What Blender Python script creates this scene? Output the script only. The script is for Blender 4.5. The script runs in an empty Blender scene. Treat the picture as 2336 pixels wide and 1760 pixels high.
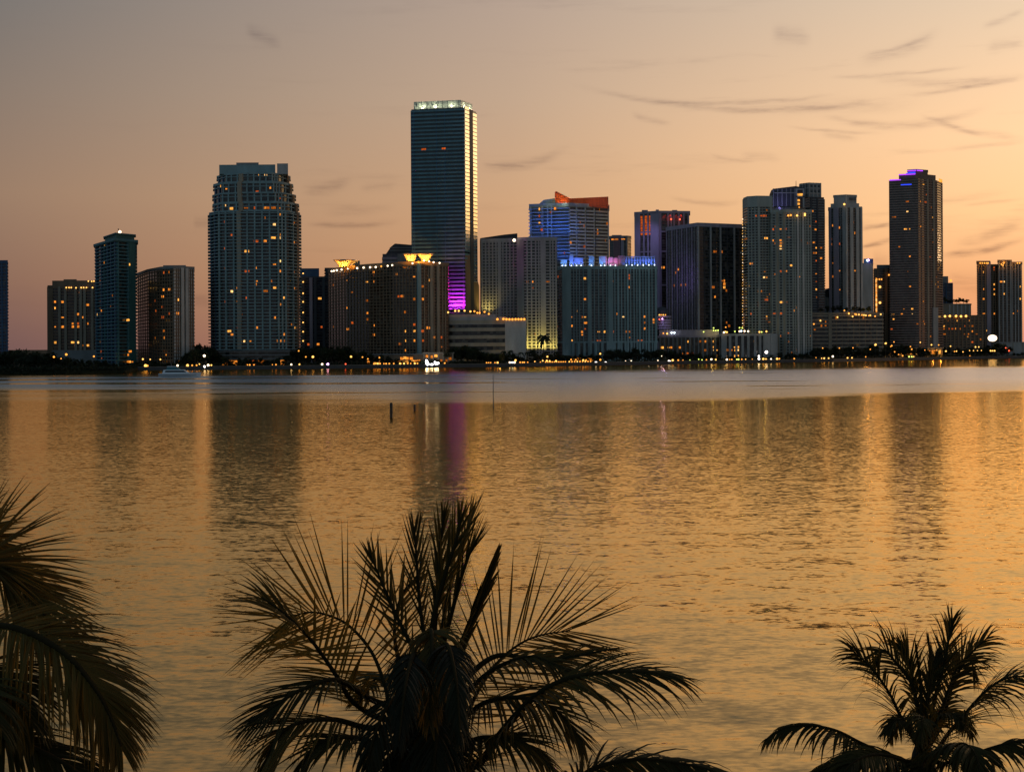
import bpy, math, random
from mathutils import Vector, Matrix, Quaternion
R = math.radians
S = bpy.context.scene
COL = S.collection

# ------------------------------------------------------------------ camera geometry
F = 3209.0            # focal length in photograph pixels (40 degrees across 2336)
H = 20.0              # camera height above the bay
SG = -0.006           # slight roll
CG = math.sqrt(1 - SG * SG)
SH = -90.0 / F

def P(u, v, d):
    a, b = (u - 1168) / F, (880 - v) / F + SH
    return Vector((d * (a * CG - b * SG), d, H + d * (a * SG + b * CG)))

def XY(u, d, v=650):
    p = P(u, v, d)
    return (p.x, p.y)

def topz(u, v, d):
    return P(u, v, d).z

cam = bpy.data.objects.new('camera', bpy.data.cameras.new('camera'))
COL.objects.link(cam)
cam.data.sensor_width = 36
cam.data.lens = 36 * F / 2336
cam.data.shift_y = -90.0 / 2336
cam.data.clip_start = 0.3
cam.data.clip_end = 80000
cam.matrix_world = Matrix(((CG, -SG, 0, 0), (0, 0, -1, 0), (SG, CG, 0, H), (0, 0, 0, 1)))
S.camera = cam

SHORE = [(-900, 1180), (-300, 1140), (150, 1126), (285, 1150), (315, 1300), (600, 1323), (1000, 1365), (1200, 1395), (1600, 1528), (1900, 1629), (2200, 1834), (2700, 2080)]

def shore(u):
    for (a, da), (b, db) in zip(SHORE, SHORE[1:]):
        if a <= u <= b:
            return da + (db - da) * (u - a) / (b - a)
    return SHORE[-1][1]

# ------------------------------------------------------------------ node helpers
def lin(c):
    return tuple((x / 255 / 12.92) if x / 255 <= .04045 else ((x / 255 + .055) / 1.055) ** 2.4 for x in c)

class NT:
    def __init__(s, nt):
        s.t = nt
        nt.nodes.clear()
    def n(s, typ, **kw):
        nd = s.t.nodes.new(typ)
        for k, v in kw.items():
            setattr(nd, k, v)
        return nd
    def l(s, a, b):
        s.t.links.new(a, b)
    def put(s, sock, v):
        if isinstance(v, bpy.types.NodeSocket):
            s.l(v, sock)
        else:
            sock.default_value = v
    def m(s, op, a, b=None, c=None, clamp=False):
        nd = s.n('ShaderNodeMath', operation=op)
        nd.use_clamp = clamp
        s.put(nd.inputs[0], a)
        if b is not None:
            s.put(nd.inputs[1], b)
        if c is not None:
            s.put(nd.inputs[2], c)
        return nd.outputs[0]
    def vm(s, op, a, b=None):
        nd = s.n('ShaderNodeVectorMath', operation=op)
        s.put(nd.inputs[0], a)
        if b is not None:
            s.put(nd.inputs[1], b)
        return nd.outputs[0]
    def mr(s, v, a, b, c=0., d=1., t='LINEAR'):
        nd = s.n('ShaderNodeMapRange', interpolation_type=t)
        nd.clamp = True
        s.put(nd.inputs[0], v)
        for i, x in enumerate((a, b, c, d)):
            s.put(nd.inputs[i + 1], x)
        return nd.outputs[0]
    def mix(s, f, a, b, blend='MIX'):
        nd = s.n('ShaderNodeMix', data_type='RGBA', blend_type=blend)
        s.put(nd.inputs[0], f)
        for k, x in ((6, a), (7, b)):
            s.put(nd.inputs[k], x if isinstance(x, bpy.types.NodeSocket) else tuple(x) + (1,))
        return nd.outputs[2]
    def noise(s, vec, scale, detail=2., rough=.5):
        nd = s.n('ShaderNodeTexNoise')
        nd.inputs['Scale'].default_value = scale
        nd.inputs['Detail'].default_value = detail
        nd.inputs['Roughness'].default_value = rough
        s.put(nd.inputs['Vector'], vec)
        return nd.outputs
    def ramp(s, f, stops):
        nd = s.n('ShaderNodeValToRGB')
        e = nd.color_ramp.elements
        while len(e) < len(stops):
            e.new(.5)
        for k, (p, c) in enumerate(stops):
            e[k].position = p
            e[k].color = tuple(c) + (1,)
        s.put(nd.inputs[0], f)
        return nd.outputs[0]

def newmat(name):
    m = bpy.data.materials.new(name)
    m.use_nodes = True
    return m, NT(m.node_tree)

def surf(name, c, rough=.7, metal=0., spec=.4, var=.25, scale=.15, stretch=(1, 1, .25)):
    """painted render / concrete / metal with weather variation"""
    m, t = newmat(name)
    g = t.n('ShaderNodeNewGeometry')
    v = t.vm('MULTIPLY', g.outputs['Position'], stretch)
    n1 = t.noise(v, scale, 4.)[0]
    n2 = t.noise(g.outputs['Position'], scale * 6, 3.)[0]
    f = t.m('ADD', t.m('MULTIPLY', n1, .65), t.m('MULTIPLY', n2, .35))
    f = t.mr(f, .3, .7)
    col = t.mix(f, tuple(x * (1 - var) for x in c), tuple(min(1, x * (1 + var)) for x in c))
    b = t.n('ShaderNodeBsdfPrincipled')
    t.l(col, b.inputs['Base Color'])
    b.inputs['Roughness'].default_value = rough
    b.inputs['Metallic'].default_value = metal
    b.inputs['Specular IOR Level'].default_value = spec
    o = t.n('ShaderNodeOutputMaterial')
    t.l(b.outputs[0], o.inputs[0])
    return m

def glass(name, c, rough=.12, cell=(3.2, 3.2, 3.3), blinds=.5, metal=0.0):
    """dark glazing whose panes and drawn blinds differ room by room"""
    m, t = newmat(name)
    g = t.n('ShaderNodeNewGeometry')
    sn = t.vm('SNAP', g.outputs['Position'], cell)
    w = t.n('ShaderNodeTexWhiteNoise', noise_dimensions='3D')
    t.l(sn, w.inputs['Vector'])
    f = t.m('POWER', w.outputs[0], 2.2)
    col = t.mix(t.m('MULTIPLY', f, blinds), c, (.20, .19, .16))
    b = t.n('ShaderNodeBsdfPrincipled')
    t.l(col, b.inputs['Base Color'])
    t.l(t.mr(w.outputs[0], 0, 1, rough * .6, rough * 1.6), b.inputs['Roughness'])
    b.inputs['Metallic'].default_value = metal
    b.inputs['Specular IOR Level'].default_value = .55
    o = t.n('ShaderNodeOutputMaterial')
    t.l(b.outputs[0], o.inputs[0])
    return m

def glow(name, c, s):
    m, t = newmat(name)
    e = t.n('ShaderNodeEmission')
    e.inputs[0].default_value = tuple(c) + (1,)
    e.inputs[1].default_value = s
    o = t.n('ShaderNodeOutputMaterial')
    t.l(e.outputs[0], o.inputs[0])
    return m

def litroom(name, c, s):
    """a lit room behind glass: brighter near its lamp, uneven"""
    m, t = newmat(name)
    g = t.n('ShaderNodeNewGeometry')
    n = t.noise(g.outputs['Position'], .55, 2.)[0]
    e = t.n('ShaderNodeEmission')
    e.inputs[0].default_value = tuple(c) + (1,)
    t.l(t.mr(n, .3, .7, s * .35, s * 1.5), e.inputs[1])
    o = t.n('ShaderNodeOutputMaterial')
    t.l(e.outputs[0], o.inputs[0])
    return m

M = {}
M['white'] = surf('white_render', (.56, .54, .51))
M['offwhite'] = surf('offwhite_render', (.58, .55, .50))
M['cream'] = surf('cream_render', (.40, .335, .25))
M['beige'] = surf('beige_render', (.36, .30, .22))
M['brown'] = surf('brown_render', (.25, .17, .105))
M['warmlit_beige'] = surf('warmlit_beige_render', (.68, .56, .36))  # beige balconies, lightened so the colour carries their warm light
M['darkbrown'] = surf('dark_brown_render', (.20, .14, .115))
M['greengrey'] = surf('green_grey_render', (.37, .39, .345))
M['brownband'] = surf('brown_band_render', (.30, .215, .185))
M['mauve'] = surf('mauve_render', (.36, .31, .36))
M['grey'] = surf('grey_concrete', (.40, .39, .37))
M['midgrey'] = surf('mid_grey_concrete', (.25, .255, .25))
M['dark'] = surf('dark_cladding', (.07, .072, .08))
M['teal'] = surf('teal_render', (.07, .20, .23))
M['tealdark'] = surf('dark_teal_render', (.035, .13, .125))
M['tealgrey'] = surf('teal_grey_render', (.24, .35, .36))
M['tealpale'] = surf('pale_teal_render', (.28, .42, .43))
M['pale'] = surf('pale_render', (.40, .375, .37))
M['blue'] = surf('blue_cladding', (.05, .11, .20))
M['steel'] = surf('steel', (.35, .35, .36), rough=.35, metal=.8)
M['goldpanel'] = surf('polished_panel', (.92, .90, .84), rough=.16, metal=1., var=.06)
M['wood'] = surf('weathered_wood', (.07, .05, .035), scale=2.)
M['seawall'] = surf('seawall_concrete', (.26, .24, .21))
M['bark'] = surf('bark', (.06, .045, .03), scale=3.)
M['boatwhite'] = surf('boat_gelcoat', (.80, .84, .85), rough=.25, spec=.5, var=.05)
M['boatdark'] = surf('boat_window', (.02, .03, .035), rough=.08, var=.1)
M['fs_band'] = surf('spandrel_metal', (.12, .25, .29), rough=.4, metal=.1)
M['fin_orange_wash'] = surf('fin_orange_wash', (.62, .12, .035), var=.2, scale=.3)  # red-orange floodlight wash partly put into the fin colour
M['g_dark'] = glass('glazing_dark', (.012, .016, .018))
M['g_teal'] = glass('glazing_teal', (.010, .035, .042))
M['g_brown'] = glass('glazing_brown', (.022, .016, .011))
M['g_blue'] = glass('glazing_blue', (.010, .018, .045))
M['g_fs'] = glass('glazing_tower', (.008, .022, .028), rough=.1, blinds=.12, cell=(6, 6, 4.1))
L = {
    'o': litroom('lit_orange', (1, .29, .03), .95),
    'd': litroom('lit_dim_orange', (1, .24, .02), .38),
    'b': litroom('lit_cool_white', (.80, .88, 1), .55),
    'r': litroom('lit_red_orange', (1, .16, .02), .5),
    'y': litroom('lit_yellow', (1, .40, .06), 1.35),
    'w': litroom('lit_warm_white', (1, .54, .17), 1.6),
}
LAMP = {
    'a': glow('lamp_amber', (1, .36, .05), 1.9),
    'y': glow('lamp_yellow', (1, .50, .11), 2.4),
    'w': glow('lamp_white', (1, .76, .50), 3.6),
    'W': glow('lamp_flood_white', (1, .97, 1.), 15.),
    'f': glow('lamp_globe_white', (1, .88, .80), 5.),
    'r': glow('lamp_red', (1, .10, .04), 3.),
    'c': glow('lamp_cool', (.75, .9, 1), 5.),
    'v': glow('lamp_violet', (.8, .4, 1), 7.),
    'g': glow('lamp_green_yellow', (.75, .9, .15), 2.2),
}

# ------------------------------------------------------------------ mesh helpers
class MB:
    def __init__(s):
        s.v, s.f = [], []
    def prism(s, poly, z0, z1):
        n, k = len(poly), len(s.v)
        s.v += [(x, y, z0) for x, y in poly] + [(x, y, z1) for x, y in poly]
        s.f += [(k + i, k + (i + 1) % n, k + n + (i + 1) % n, k + n + i) for i in range(n)]
        s.f += [tuple(k + n + i for i in range(n)), tuple(k + n - 1 - i for i in range(n))]
        return s
    def frustum(s, p0, z0, p1, z1):
        n, k = len(p0), len(s.v)
        s.v += [(x, y, z0) for x, y in p0] + [(x, y, z1) for x, y in p1]
        s.f += [(k + i, k + (i + 1) % n, k + n + (i + 1) % n, k + n + i) for i in range(n)]
        s.f += [tuple(k + n + i for i in range(n)), tuple(k + n - 1 - i for i in range(n))]
        return s
    def box(s, c, h, ang=0.):
        ca, sa = math.cos(ang), math.sin(ang)
        poly = [(c[0] + x * h[0] * ca - y * h[1] * sa, c[1] + x * h[0] * sa + y * h[1] * ca) for x, y in ((-1, -1), (1, -1), (1, 1), (-1, 1))]
        return s.prism(poly, c[2] - h[2], c[2] + h[2])
    def lathe(s, prof, n=10, c=(0, 0, 0)):
        k = len(s.v)
        for r, z in prof:
            s.v += [(c[0] + r * math.cos(2 * math.pi * i / n), c[1] + r * math.sin(2 * math.pi * i / n), c[2] + z) for i in range(n)]
        for j in range(len(prof) - 1):
            s.f += [(k + j * n + i, k + j * n + (i + 1) % n, k + (j + 1) * n + (i + 1) % n, k + (j + 1) * n + i) for i in range(n)]
        s.f += [tuple(k + n - 1 - i for i in range(n)), tuple(k + (len(prof) - 1) * n + i for i in range(n))]
        return s
    def tube(s, pts, rad, n=6):
        k = len(s.v)
        for i, p in enumerate(pts):
            p = Vector(p)
            t = (Vector(pts[min(i + 1, len(pts) - 1)]) - Vector(pts[max(i - 1, 0)])).normalized()
            a = t.cross(Vector((.31, .9, .17))).normalized()
            b = t.cross(a)
            for j in range(n):
                w = 2 * math.pi * j / n
                s.v.append(tuple(p + (a * math.cos(w) + b * math.sin(w)) * rad[i]))
        for i in range(len(pts) - 1):
            s.f += [(k + i * n + j, k + i * n + (j + 1) % n, k + (i + 1) * n + (j + 1) % n, k + (i + 1) * n + j) for j in range(n)]
        s.f += [tuple(k + n - 1 - j for j in range(n)), tuple(k + (len(pts) - 1) * n + j for j in range(n))]
        return s
    def mesh(s, name, mat, smooth=False):
        me = bpy.data.meshes.new(name)
        me.from_pydata(s.v, [], s.f)
        if mat is not None:
            me.materials.append(mat)
        if smooth:
            me.polygons.foreach_set('use_smooth', [True] * len(me.polygons))
        me.update()
        return me
    def build(s, name, mat, parent=None, loc=(0, 0, 0), smooth=False):
        return link(name, s.mesh(name, mat, smooth), parent, loc)

def link(name, me, parent=None, loc=(0, 0, 0)):
    o = bpy.data.objects.new(name, me)
    COL.objects.link(o)
    o.location = loc
    if parent:
        o.parent = parent
    return o

def tag(o, label, cat, group=None):
    o['label'] = label
    o['category'] = cat
    if group:
        o['group'] = group
    return o

def thing(name, label, cat, loc=(0, 0, 0), group=None):
    o = bpy.data.objects.new(name, None)
    o.empty_display_size = 2
    COL.objects.link(o)
    o.location = loc
    return tag(o, label, cat, group)

def dup(root, loc, label=None, group=None, scale=None, rz=0.):
    r = root.copy()
    COL.objects.link(r)
    r.location = loc
    r.rotation_euler = (0, 0, rz)
    if scale:
        r.scale = scale
    if label:
        r['label'] = label
    if group:
        r['group'] = group
    for ch in list(root.children):
        c = ch.copy()
        COL.objects.link(c)
        c.parent = r
        for g in ch.children:
            d = g.copy()
            COL.objects.link(d)
            d.parent = c
    return r

def lightobj(kind, parent, loc, target, color, power, size=1., size_y=None, angle=80, blend=.6):
    ld = bpy.data.lights.new('floodlight', kind)
    ld.color = color
    ld.energy = power
    if kind == 'AREA':
        ld.shape = 'RECTANGLE'
        ld.size = size
        ld.size_y = size_y or size
    else:
        ld.shadow_soft_size = size
    if kind == 'SPOT':
        ld.spot_size = R(angle)
        ld.spot_blend = blend
    o = bpy.data.objects.new('floodlight', ld)
    COL.objects.link(o)
    o.parent = parent
    o.location = loc
    d = Vector(target) - Vector(loc)
    o.rotation_euler = d.to_track_quat('-Z', 'Y').to_euler()
    return o

QUAD = {}
for k, m_ in L.items():
    q = MB()
    q.v = [(-.5, 0, -.5), (.5, 0, -.5), (.5, 0, .5), (-.5, 0, .5)]
    q.f = [(0, 1, 2, 3)]
    QUAD[k] = q.mesh('window', m_)
BULB = {}
for k, m_ in LAMP.items():
    q = MB().lathe([(.15, -.95), (.62, -.75), (.95, -.3), (1, 0), (.92, .4), (.6, .8), (.15, .98)], 8)
    BULB[k] = q.mesh('lamp', m_, True)

def offset(poly, e):
    out = []
    n = len(poly)
    for i in range(n):
        p0, p1, p2 = Vector(poly[i - 1]), Vector(poly[i]), Vector(poly[(i + 1) % n])
        a, b = (p1 - p0).normalized(), (p2 - p1).normalized()
        na, nb = Vector((a.y, -a.x)), Vector((b.y, -b.x))
        mm = (na + nb).normalized()
        k = e / max(.5, mm.dot(na))
        out.append((p1.x + mm.x * k, p1.y + mm.y * k))
    return out

ZM = {1: (0, 480, .25197), 2: (440, 340, .32403), 3: (680, 540, .20399), 4: (900, 200, .31206), 5: (1060, 420, .26391), 6: (1420, 440, .25199), 7: (1660, 380, .28788), 8: (1960, 360, .29984)}

def zp(z, pts):
    a, b, k = ZM[z]
    return [(a + p[0] * k, b + p[1] * k) + tuple(p[2:]) for p in pts]

GZ = 2.4
BASES = []

class Tower:
    def __init__(s, name, label, cat, front, back, group=None):
        xs = [XY(u, d) for u, d in front]
        cx = sum(p[0] for p in xs) / len(xs)
        cy = sum(p[1] for p in xs) / len(xs) + back / 2
        s.o = Vector((cx, cy, GZ))
        s.r = thing(name, label, cat, s.o, group)
        s.rng = random.Random(label)
        s.used = set()
    def poly(s, front, back):
        w = [XY(u, d) for u, d in front]
        w += [(w[-1][0] * (1 + back / w[-1][1]), w[-1][1] + back), (w[0][0] * (1 + back / w[0][1]), w[0][1] + back)]
        return [(x - s.o.x, y - s.o.y) for x, y in w]
    def tier(s, front, back, z1, wall, z0=0., name='wall'):
        """z heights are above the ground"""
        t = Tier()
        t.b, t.p, t.z0, t.z1 = s, s.poly(front, back), z0, z1
        t.nf = len(front) - 1
        MB().prism(t.p, z0, z1).build(name, wall, s.r)
        return t
    def z(s, u, v, d):
        return topz(u, v, d) - GZ
    def block(s, u0, u1, v0, v1, d, depth, mat, name='mechanical_room', z0=None):
        """box given by its outline at distance d"""
        x0, x1 = XY(u0, d, v0)[0] - s.o.x, XY(u1, d, v0)[0] - s.o.x
        za = s.z(u0, v0, d)
        zb = s.z(u0, v1, d) if z0 is None else z0
        y = d - s.o.y
        kb = 1 + depth / d
        xa, xb = (x0 + s.o.x) * kb - s.o.x, (x1 + s.o.x) * kb - s.o.x
        return MB().prism([(x0, y), (x1, y), (xb, y + depth), (xa, y + depth)], zb, za).build(name, mat, s.r)
    def lamp(s, u, v, d, k='a', r=.8, name='roof_lamp', parent=None):
        p = P(u, v, d) - s.o
        o = link(name, BULB[k], parent or s.r, p)
        o.scale = (r * .82, r * .82, r * .82)
        return o

class Tier:
    def seg(t, i):
        a, b = Vector(t.p[i]), Vector(t.p[(i + 1) % len(t.p)])
        d = (b - a)
        ln = d.length
        d = d / ln
        return a, d, Vector((d.y, -d.x)), ln
    def slabs(t, fh, th, oh, mat, z0=None, z1=None, name='balcony', skip=()):
        z0 = t.z0 if z0 is None else z0
        z1 = t.z1 if z1 is None else z1
        t.fh, t.fz, t.th, t.oh = fh, z0, th, oh
        me = MB().prism(offset(t.p, oh), -th / 2, th / 2).mesh(name, mat)
        n = int((z1 - z0) / fh + .01)
        for i in range(1, n + 1):
            if i in skip:
                continue
            link(name, me, t.b.r, (0, 0, z0 + i * fh))
        return t
    def roof(t, th, oh, mat, name='parapet', z=None):
        z = t.z1 if z is None else z
        MB().prism(offset(t.p, oh), z - th * .4, z + th * .6).build(name, mat, t.b.r)
        return t
    def pier(t, seg, ts, w, pr, mat, z0=None, z1=None, name='pier'):
        z0 = t.z0 if z0 is None else z0
        z1 = t.z1 if z1 is None else z1
        a, d, n, ln = t.seg(seg)
        ang = math.atan2(d.y, d.x)
        if getattr(t, 'oh', 0) >= .7 and w < 2.3:
            pr = min(pr, t.oh - .3)
        for f in ts:
            c = a + d * (ln * f) + n * (pr / 2 - .15)
            MB().box((0, 0, 0), (w / 2, pr / 2 + .15, (z1 - z0) / 2)).build(name, mat, t.b.r, (c.x, c.y, (z0 + z1) / 2)).rotation_euler = (0, 0, ang)
        return t
    def win(t, seg, f, z, w, h, k, off=.12, name='window'):
        a, d, n, ln = t.seg(seg)
        c = a + d * (ln * f) + n * off
        o = link(name, QUAD[k], t.b.r, (c.x, c.y, z))
        o.rotation_euler = (0, 0, math.atan2(d.y, d.x))
        o.scale = (w, 1, h)
        return o
    def lit_at(t, pts, w=2.6, h=None, off=.12, k=None):
        """lit windows seen at these places of the photograph, snapped to a storey"""
        rg = t.b.rng
        for p in pts:
            u, v = p[0], p[1]
            best = None
            for i in range(t.nf):
                a, d, n, ln = t.seg(i)
                # direction of the sight line in plan
                dx = (u - 1168) / F
                ax, ay = a.x + t.b.o.x, a.y + t.b.o.y
                den = d.x - dx * d.y
                if abs(den) < 1e-6:
                    continue
                q = (dx * ay - ax) / den
                if -.02 * ln <= q <= 1.02 * ln:
                    yy = ay + d.y * q
                    if best is None or yy < best[2]:
                        best = (i, min(max(q / ln, .03), .97), yy, ln)
            if best is None:
                continue
            z = topz(u, v, best[2]) - GZ
            fl = round((z - t.fz) / t.fh - .5)
            zc = t.fz + (fl + .5) * t.fh
            if zc < t.z0 + 1 or zc > t.z1 - .5:
                continue
            wb = max(1., best[3] // w)
            cell = (best[0], int(best[1] * wb), fl)
            if cell in t.b.used:
                continue
            t.b.used.add(cell)
            kk = p[2] if len(p) > 2 else (k or rg.choices('odryw', (50, 22, 8, 15, 5))[0])
            ws = w * rg.choice((.35, .55, .75, .9, .95, 1.5))
            t.win(best[0], min(max((cell[1] + .5) / wb, ws * .55 / best[3]), 1 - ws * .55 / best[3]), zc, ws, (h or (t.fh - t.th)) * rg.choice((.5, .85, .97, .97)), kk, off)
        return t
    def lit(t, n, segs=None, w=2.6, z0=None, z1=None, off=.12, k=None):
        rg = t.b.rng
        segs = list(range(t.nf)) if segs is None else segs
        z0 = t.z0 if z0 is None else z0
        z1 = t.z1 if z1 is None else z1
        for _ in range(n):
            sg = rg.choice(segs)
            a, d, nn, ln = t.seg(sg)
            wb = max(1, int(ln // w))
            c = rg.randrange(wb)
            fl = rg.randrange(max(0, int((z0 - t.fz) / t.fh)), max(1, int((z1 - t.fz) / t.fh)))
            if (sg, c, fl) in t.b.used:
                continue
            t.b.used.add((sg, c, fl))
            t.win(sg, (c + .5) / wb, t.fz + (fl + .5) * t.fh, w * rg.choice((.3, .5, .75, .95)), (t.fh - t.th) * rg.choice((.5, .85, .97)), k or rg.choices('odrywb', (40, 32, 10, 8, 3, 7))[0], off)
        return t

def fr(n, a=0., b=1.):
    return [a + (b - a) * i / (n - 1) for i in range(n)]

# ================================================================== THE SKYLINE (left to right)
RES = 'residential towers of the waterfront'

# --- narrow dark blue tower cut by the left edge
d = 1430
b = Tower('apartment_tower', 'dark blue tower slice at the far left edge of the skyline', 'tower', [(-70, d), (17, d)], 30)
t = b.tier([(-70, d), (17, d)], 30, b.z(17, 596, d), M['g_blue'])
t.slabs(3.3, 1.0, .9, M['blue'])
t.pier(0, (.06, .3, .55, .86, .985), 1.4, 1.2, M['blue'])
t.roof(2, .5, M['blue'])

# --- brown block with yellow-lit penthouse
d = 1490
b = Tower('apartment_tower', 'brown mid-rise block with beige piers and yellow-lit penthouse beside the teal tower', 'apartment block', [(109, d), (226, d)], 40)
t = b.tier([(111, d), (226, d)], 40, b.z(120, 654, d), M['g_brown'])
t.slabs(3.3, .9, 1.6, M['brown'])
t.pier(0, (.03,), 6, 1.2, M['brown'])
t.pier(0, (.22, .34, .54, .64, .72, .87), 2.6, 1.9, M['beige'])
t.roof(2.6, 1.2, M['brown'])
b.block(119, 226, 640, 654, d + 6, 24, M['brown'], 'penthouse')
b.block(145, 175, 637, 641, d + 8, 14, M['brown'])
t.lit_at(zp(1, [(578, 817), (503, 880), (740, 745), (805, 867), (703, 937), (565, 965), (747, 977), (462, 1018), (660, 1018), (703, 1015), (805, 1015), (512, 1048), (570, 1048), (655, 1048), (703, 1050), (505, 1203), (650, 1203, 'y'), (708, 1203, 'w'), (748, 1213), (803, 1208, 'y'), (550, 1255), (510, 820), (690, 1225, 'd'), (730, 1225, 'd'), (770, 1225, 'd'), (800, 1225, 'd')]))
for p in zp(1, [(600, 698), (625, 698), (645, 698), (688, 700), (735, 698), (757, 698), (783, 698), (838, 698), (800, 640), (830, 642), (850, 640)]):
    b.lamp(p[0], p[1], d - 2, 'y', .9)
for u in (150, 175, 200):
    p = P(u, 653, d + 1) - b.o
    lightobj('POINT', b.r, p, p - Vector((0, 0, 1)), (1, .62, .12), 420, .8)
t = b.tier([(117, d - 14), (226, d - 14)], 13, b.z(120, 799, d - 14), M['midgrey'], name='podium')

# --- teal tower
d = 1345
b = Tower('apartment_tower', 'slim dark teal tower with toothed balconies and a beacon on its roof', 'tower', [(220, 1420), (266, d), (309, 1368)], 34)
f0 = [(221, 1420), (266, d), (308, 1366)]
t = b.tier(f0, 32, b.z(266, 547, d), M['g_teal'])
t.slabs(3.35, 1.0, 2.2, M['teal'])
t.pier(0, (.03, .3, .62, .8, .98), 3.2, 1.6, M['blue'])
t.pier(0, (.47,), 1.2, 2.0, M['teal'])
t.pier(1, (.03, .56), 1.2, 2.3, M['teal'])
t.pier(1, (.77,), 8.5, 2.4, M['tealdark'], z1=t.z1)
t.roof(2.2, 3.2, M['teal'])
b.tier([(240, 1392), (266, 1347), (307, 1368)], 24, b.z(266, 532, d), M['tealdark'], z0=t.z1 + 1.4, name='roof_crown').roof(1, 1.6, M['teal'])
t.lit_at(zp(1, [(975, 328, 'y'), (970, 470, 'o'), (1160, 488, 'y'), (930, 628, 'd'), (1043, 765, 'd'), (905, 930, 'w'), (945, 905, 'o'), (1027, 875, 'd'), (1150, 982, 'y'), (1165, 1270, 'o'), (935, 1278, 'r'), (1150, 1305, 'o'), (1140, 1370, 'o'), (1185, 1370, 'o'), (1170, 1372, 'y'), (940, 1335, 'r')]), off=2.45)
b.lamp(273.5, 529, d + 12, 'w', 1.8, 'beacon')
MB().lathe([(.5, 0), (.4, 5)], 6).build('mast', M['dark'], b.r, P(270, 533, d + 14) - b.o)
b.block(268, 309, 838, 842, d - 2, 6, M['beige'], 'entrance_canopy')
p = P(290, 846, d - 10) - b.o
lightobj('POINT', b.r, (p.x, p.y, 5), (p.x, p.y + 10, 3), (1, .6, .15), 500, .6)

# --- curved brown block with pale end wall
d = 1345
b = Tower('apartment_block', 'mid-rise block with dark brown curved side and pale gridded end wall', 'apartment block', [(314, 1460), (397, d), (442, 1365)], 30)
f0 = [(314, 1470), (338, 1400), (368, 1358), (397, d), (442, 1362)]
t = b.tier(f0, 24, b.z(397, 610, d), M['g_brown'])
t.slabs(3.3, .8, .8, M['brown'])
for sg, n in ((0, 5), (1, 5), (2, 5)):
    t.pier(sg, fr(n, .1, .9), .9, 1.0, M['brown'])
t.pier(3, (.03,), 2.0, 1.3, M['offwhite'])
t.pier(3, (.15, .25), .7, 1.1, M['offwhite'])
t.pier(3, (.40, .62), 3.2, 1.4, M['offwhite'])
t.pier(3, (.76, .87, .985), .9, 1.1, M['offwhite'])
t.roof(2.6, .9, M['midgrey'])
b.block(372, 424, 605, 611, d + 8, 16, M['midgrey'])
t.lit_at(zp(1, [(1485, 570), (1530, 570, 'd'), (1485, 712, 'o'), (1530, 712, 'o'), (1480, 783, 'o'), (1405, 820, 'r'), (1615, 820, 'y'), (1478, 860, 'r'), (1412, 898, 'r'), (1530, 937, 'r'), (1608, 938, 'o'), (1410, 1157, 'd'), (1490, 1152, 'o'), (1505, 1312, 'o'), (1610, 1365, 'o'), (1475, 968, 'r'), (1490, 1080, 'd'), (1520, 1312, 'o')]))

# --- big stepped teal-grey tower
d = 1375
b = Tower('apartment_tower', 'broad stepped teal-grey tower with curved shoulders, the largest on the left', 'tower', [(480, d), (683, d)], 44)
zc = lambda v: b.z(580, v, d)
tiers = [(480, 683, 820, 481, 44), (488, 681, 481, 461, 42), (488, 674, 461, 440, 40), (490, 668, 440, 415, 38), (498, 662, 415, 396, 36)]
lits = zp(2, [(203, 270, 'y'), (240, 272, 'o'), (345, 265, 'o'), (360, 272, 'd'), (480, 190, 'y'), (520, 190, 'w'), (555, 190, 'o'), (560, 278, 'o'), (448, 303, 'r'), (625, 345), (628, 372), (235, 408, 'w'), (267, 408, 'y'), (378, 415, 'd'), (445, 415, 'r'), (520, 425, 'o'), (545, 425, 'd'), (580, 425, 'd'), (622, 456, 'o'), (622, 427), (583, 540, 'w'), (620, 595), (580, 617, 'y'), (615, 623, 'w'), (718, 520, 'd'), (517, 650, 'o'), (720, 647, 'o'), (440, 645, 'r'), (387, 727, 'y'), (627, 790, 'w'), (585, 815, 'o'), (440, 838, 'o'), (625, 850, 'o'), (630, 865, 'd'), (452, 918), (459, 955), (330, 975, 'o'), (283, 1000, 'w'), (520, 998, 'd'), (582, 985), (720, 990, 'o'), (390, 1037, 'r'), (635, 1038, 'y'), (234, 1062, 'r'), (330, 1065, 'o'), (628, 1093, 'o'), (583, 1178, 'o'), (335, 1175, 'd'), (330, 1253, 'r'), (440, 1255, 'o'), (250, 1287, 'y'), (720, 1257, 'y'), (283, 1310, 'o'), (637, 1312, 'o'), (373, 1347, 'w'), (400, 1350, 'o'), (350, 1350, 'd'), (415, 1350, 'd'), (620, 1345, 'o'), (600, 1345, 'o'), (640, 1345, 'd'), (235, 585, 'r'), (267, 605, 'r'), (230, 695, 'r'), (235, 830, 'd'), (520, 480, 'd'), (140, 355, 'w'), (160, 1180, 'd'), (390, 870, 'r'), (690, 1230, 'd'), (235, 520, 'r'), (550, 930, 'd'), (720, 855, 'd')])
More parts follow.
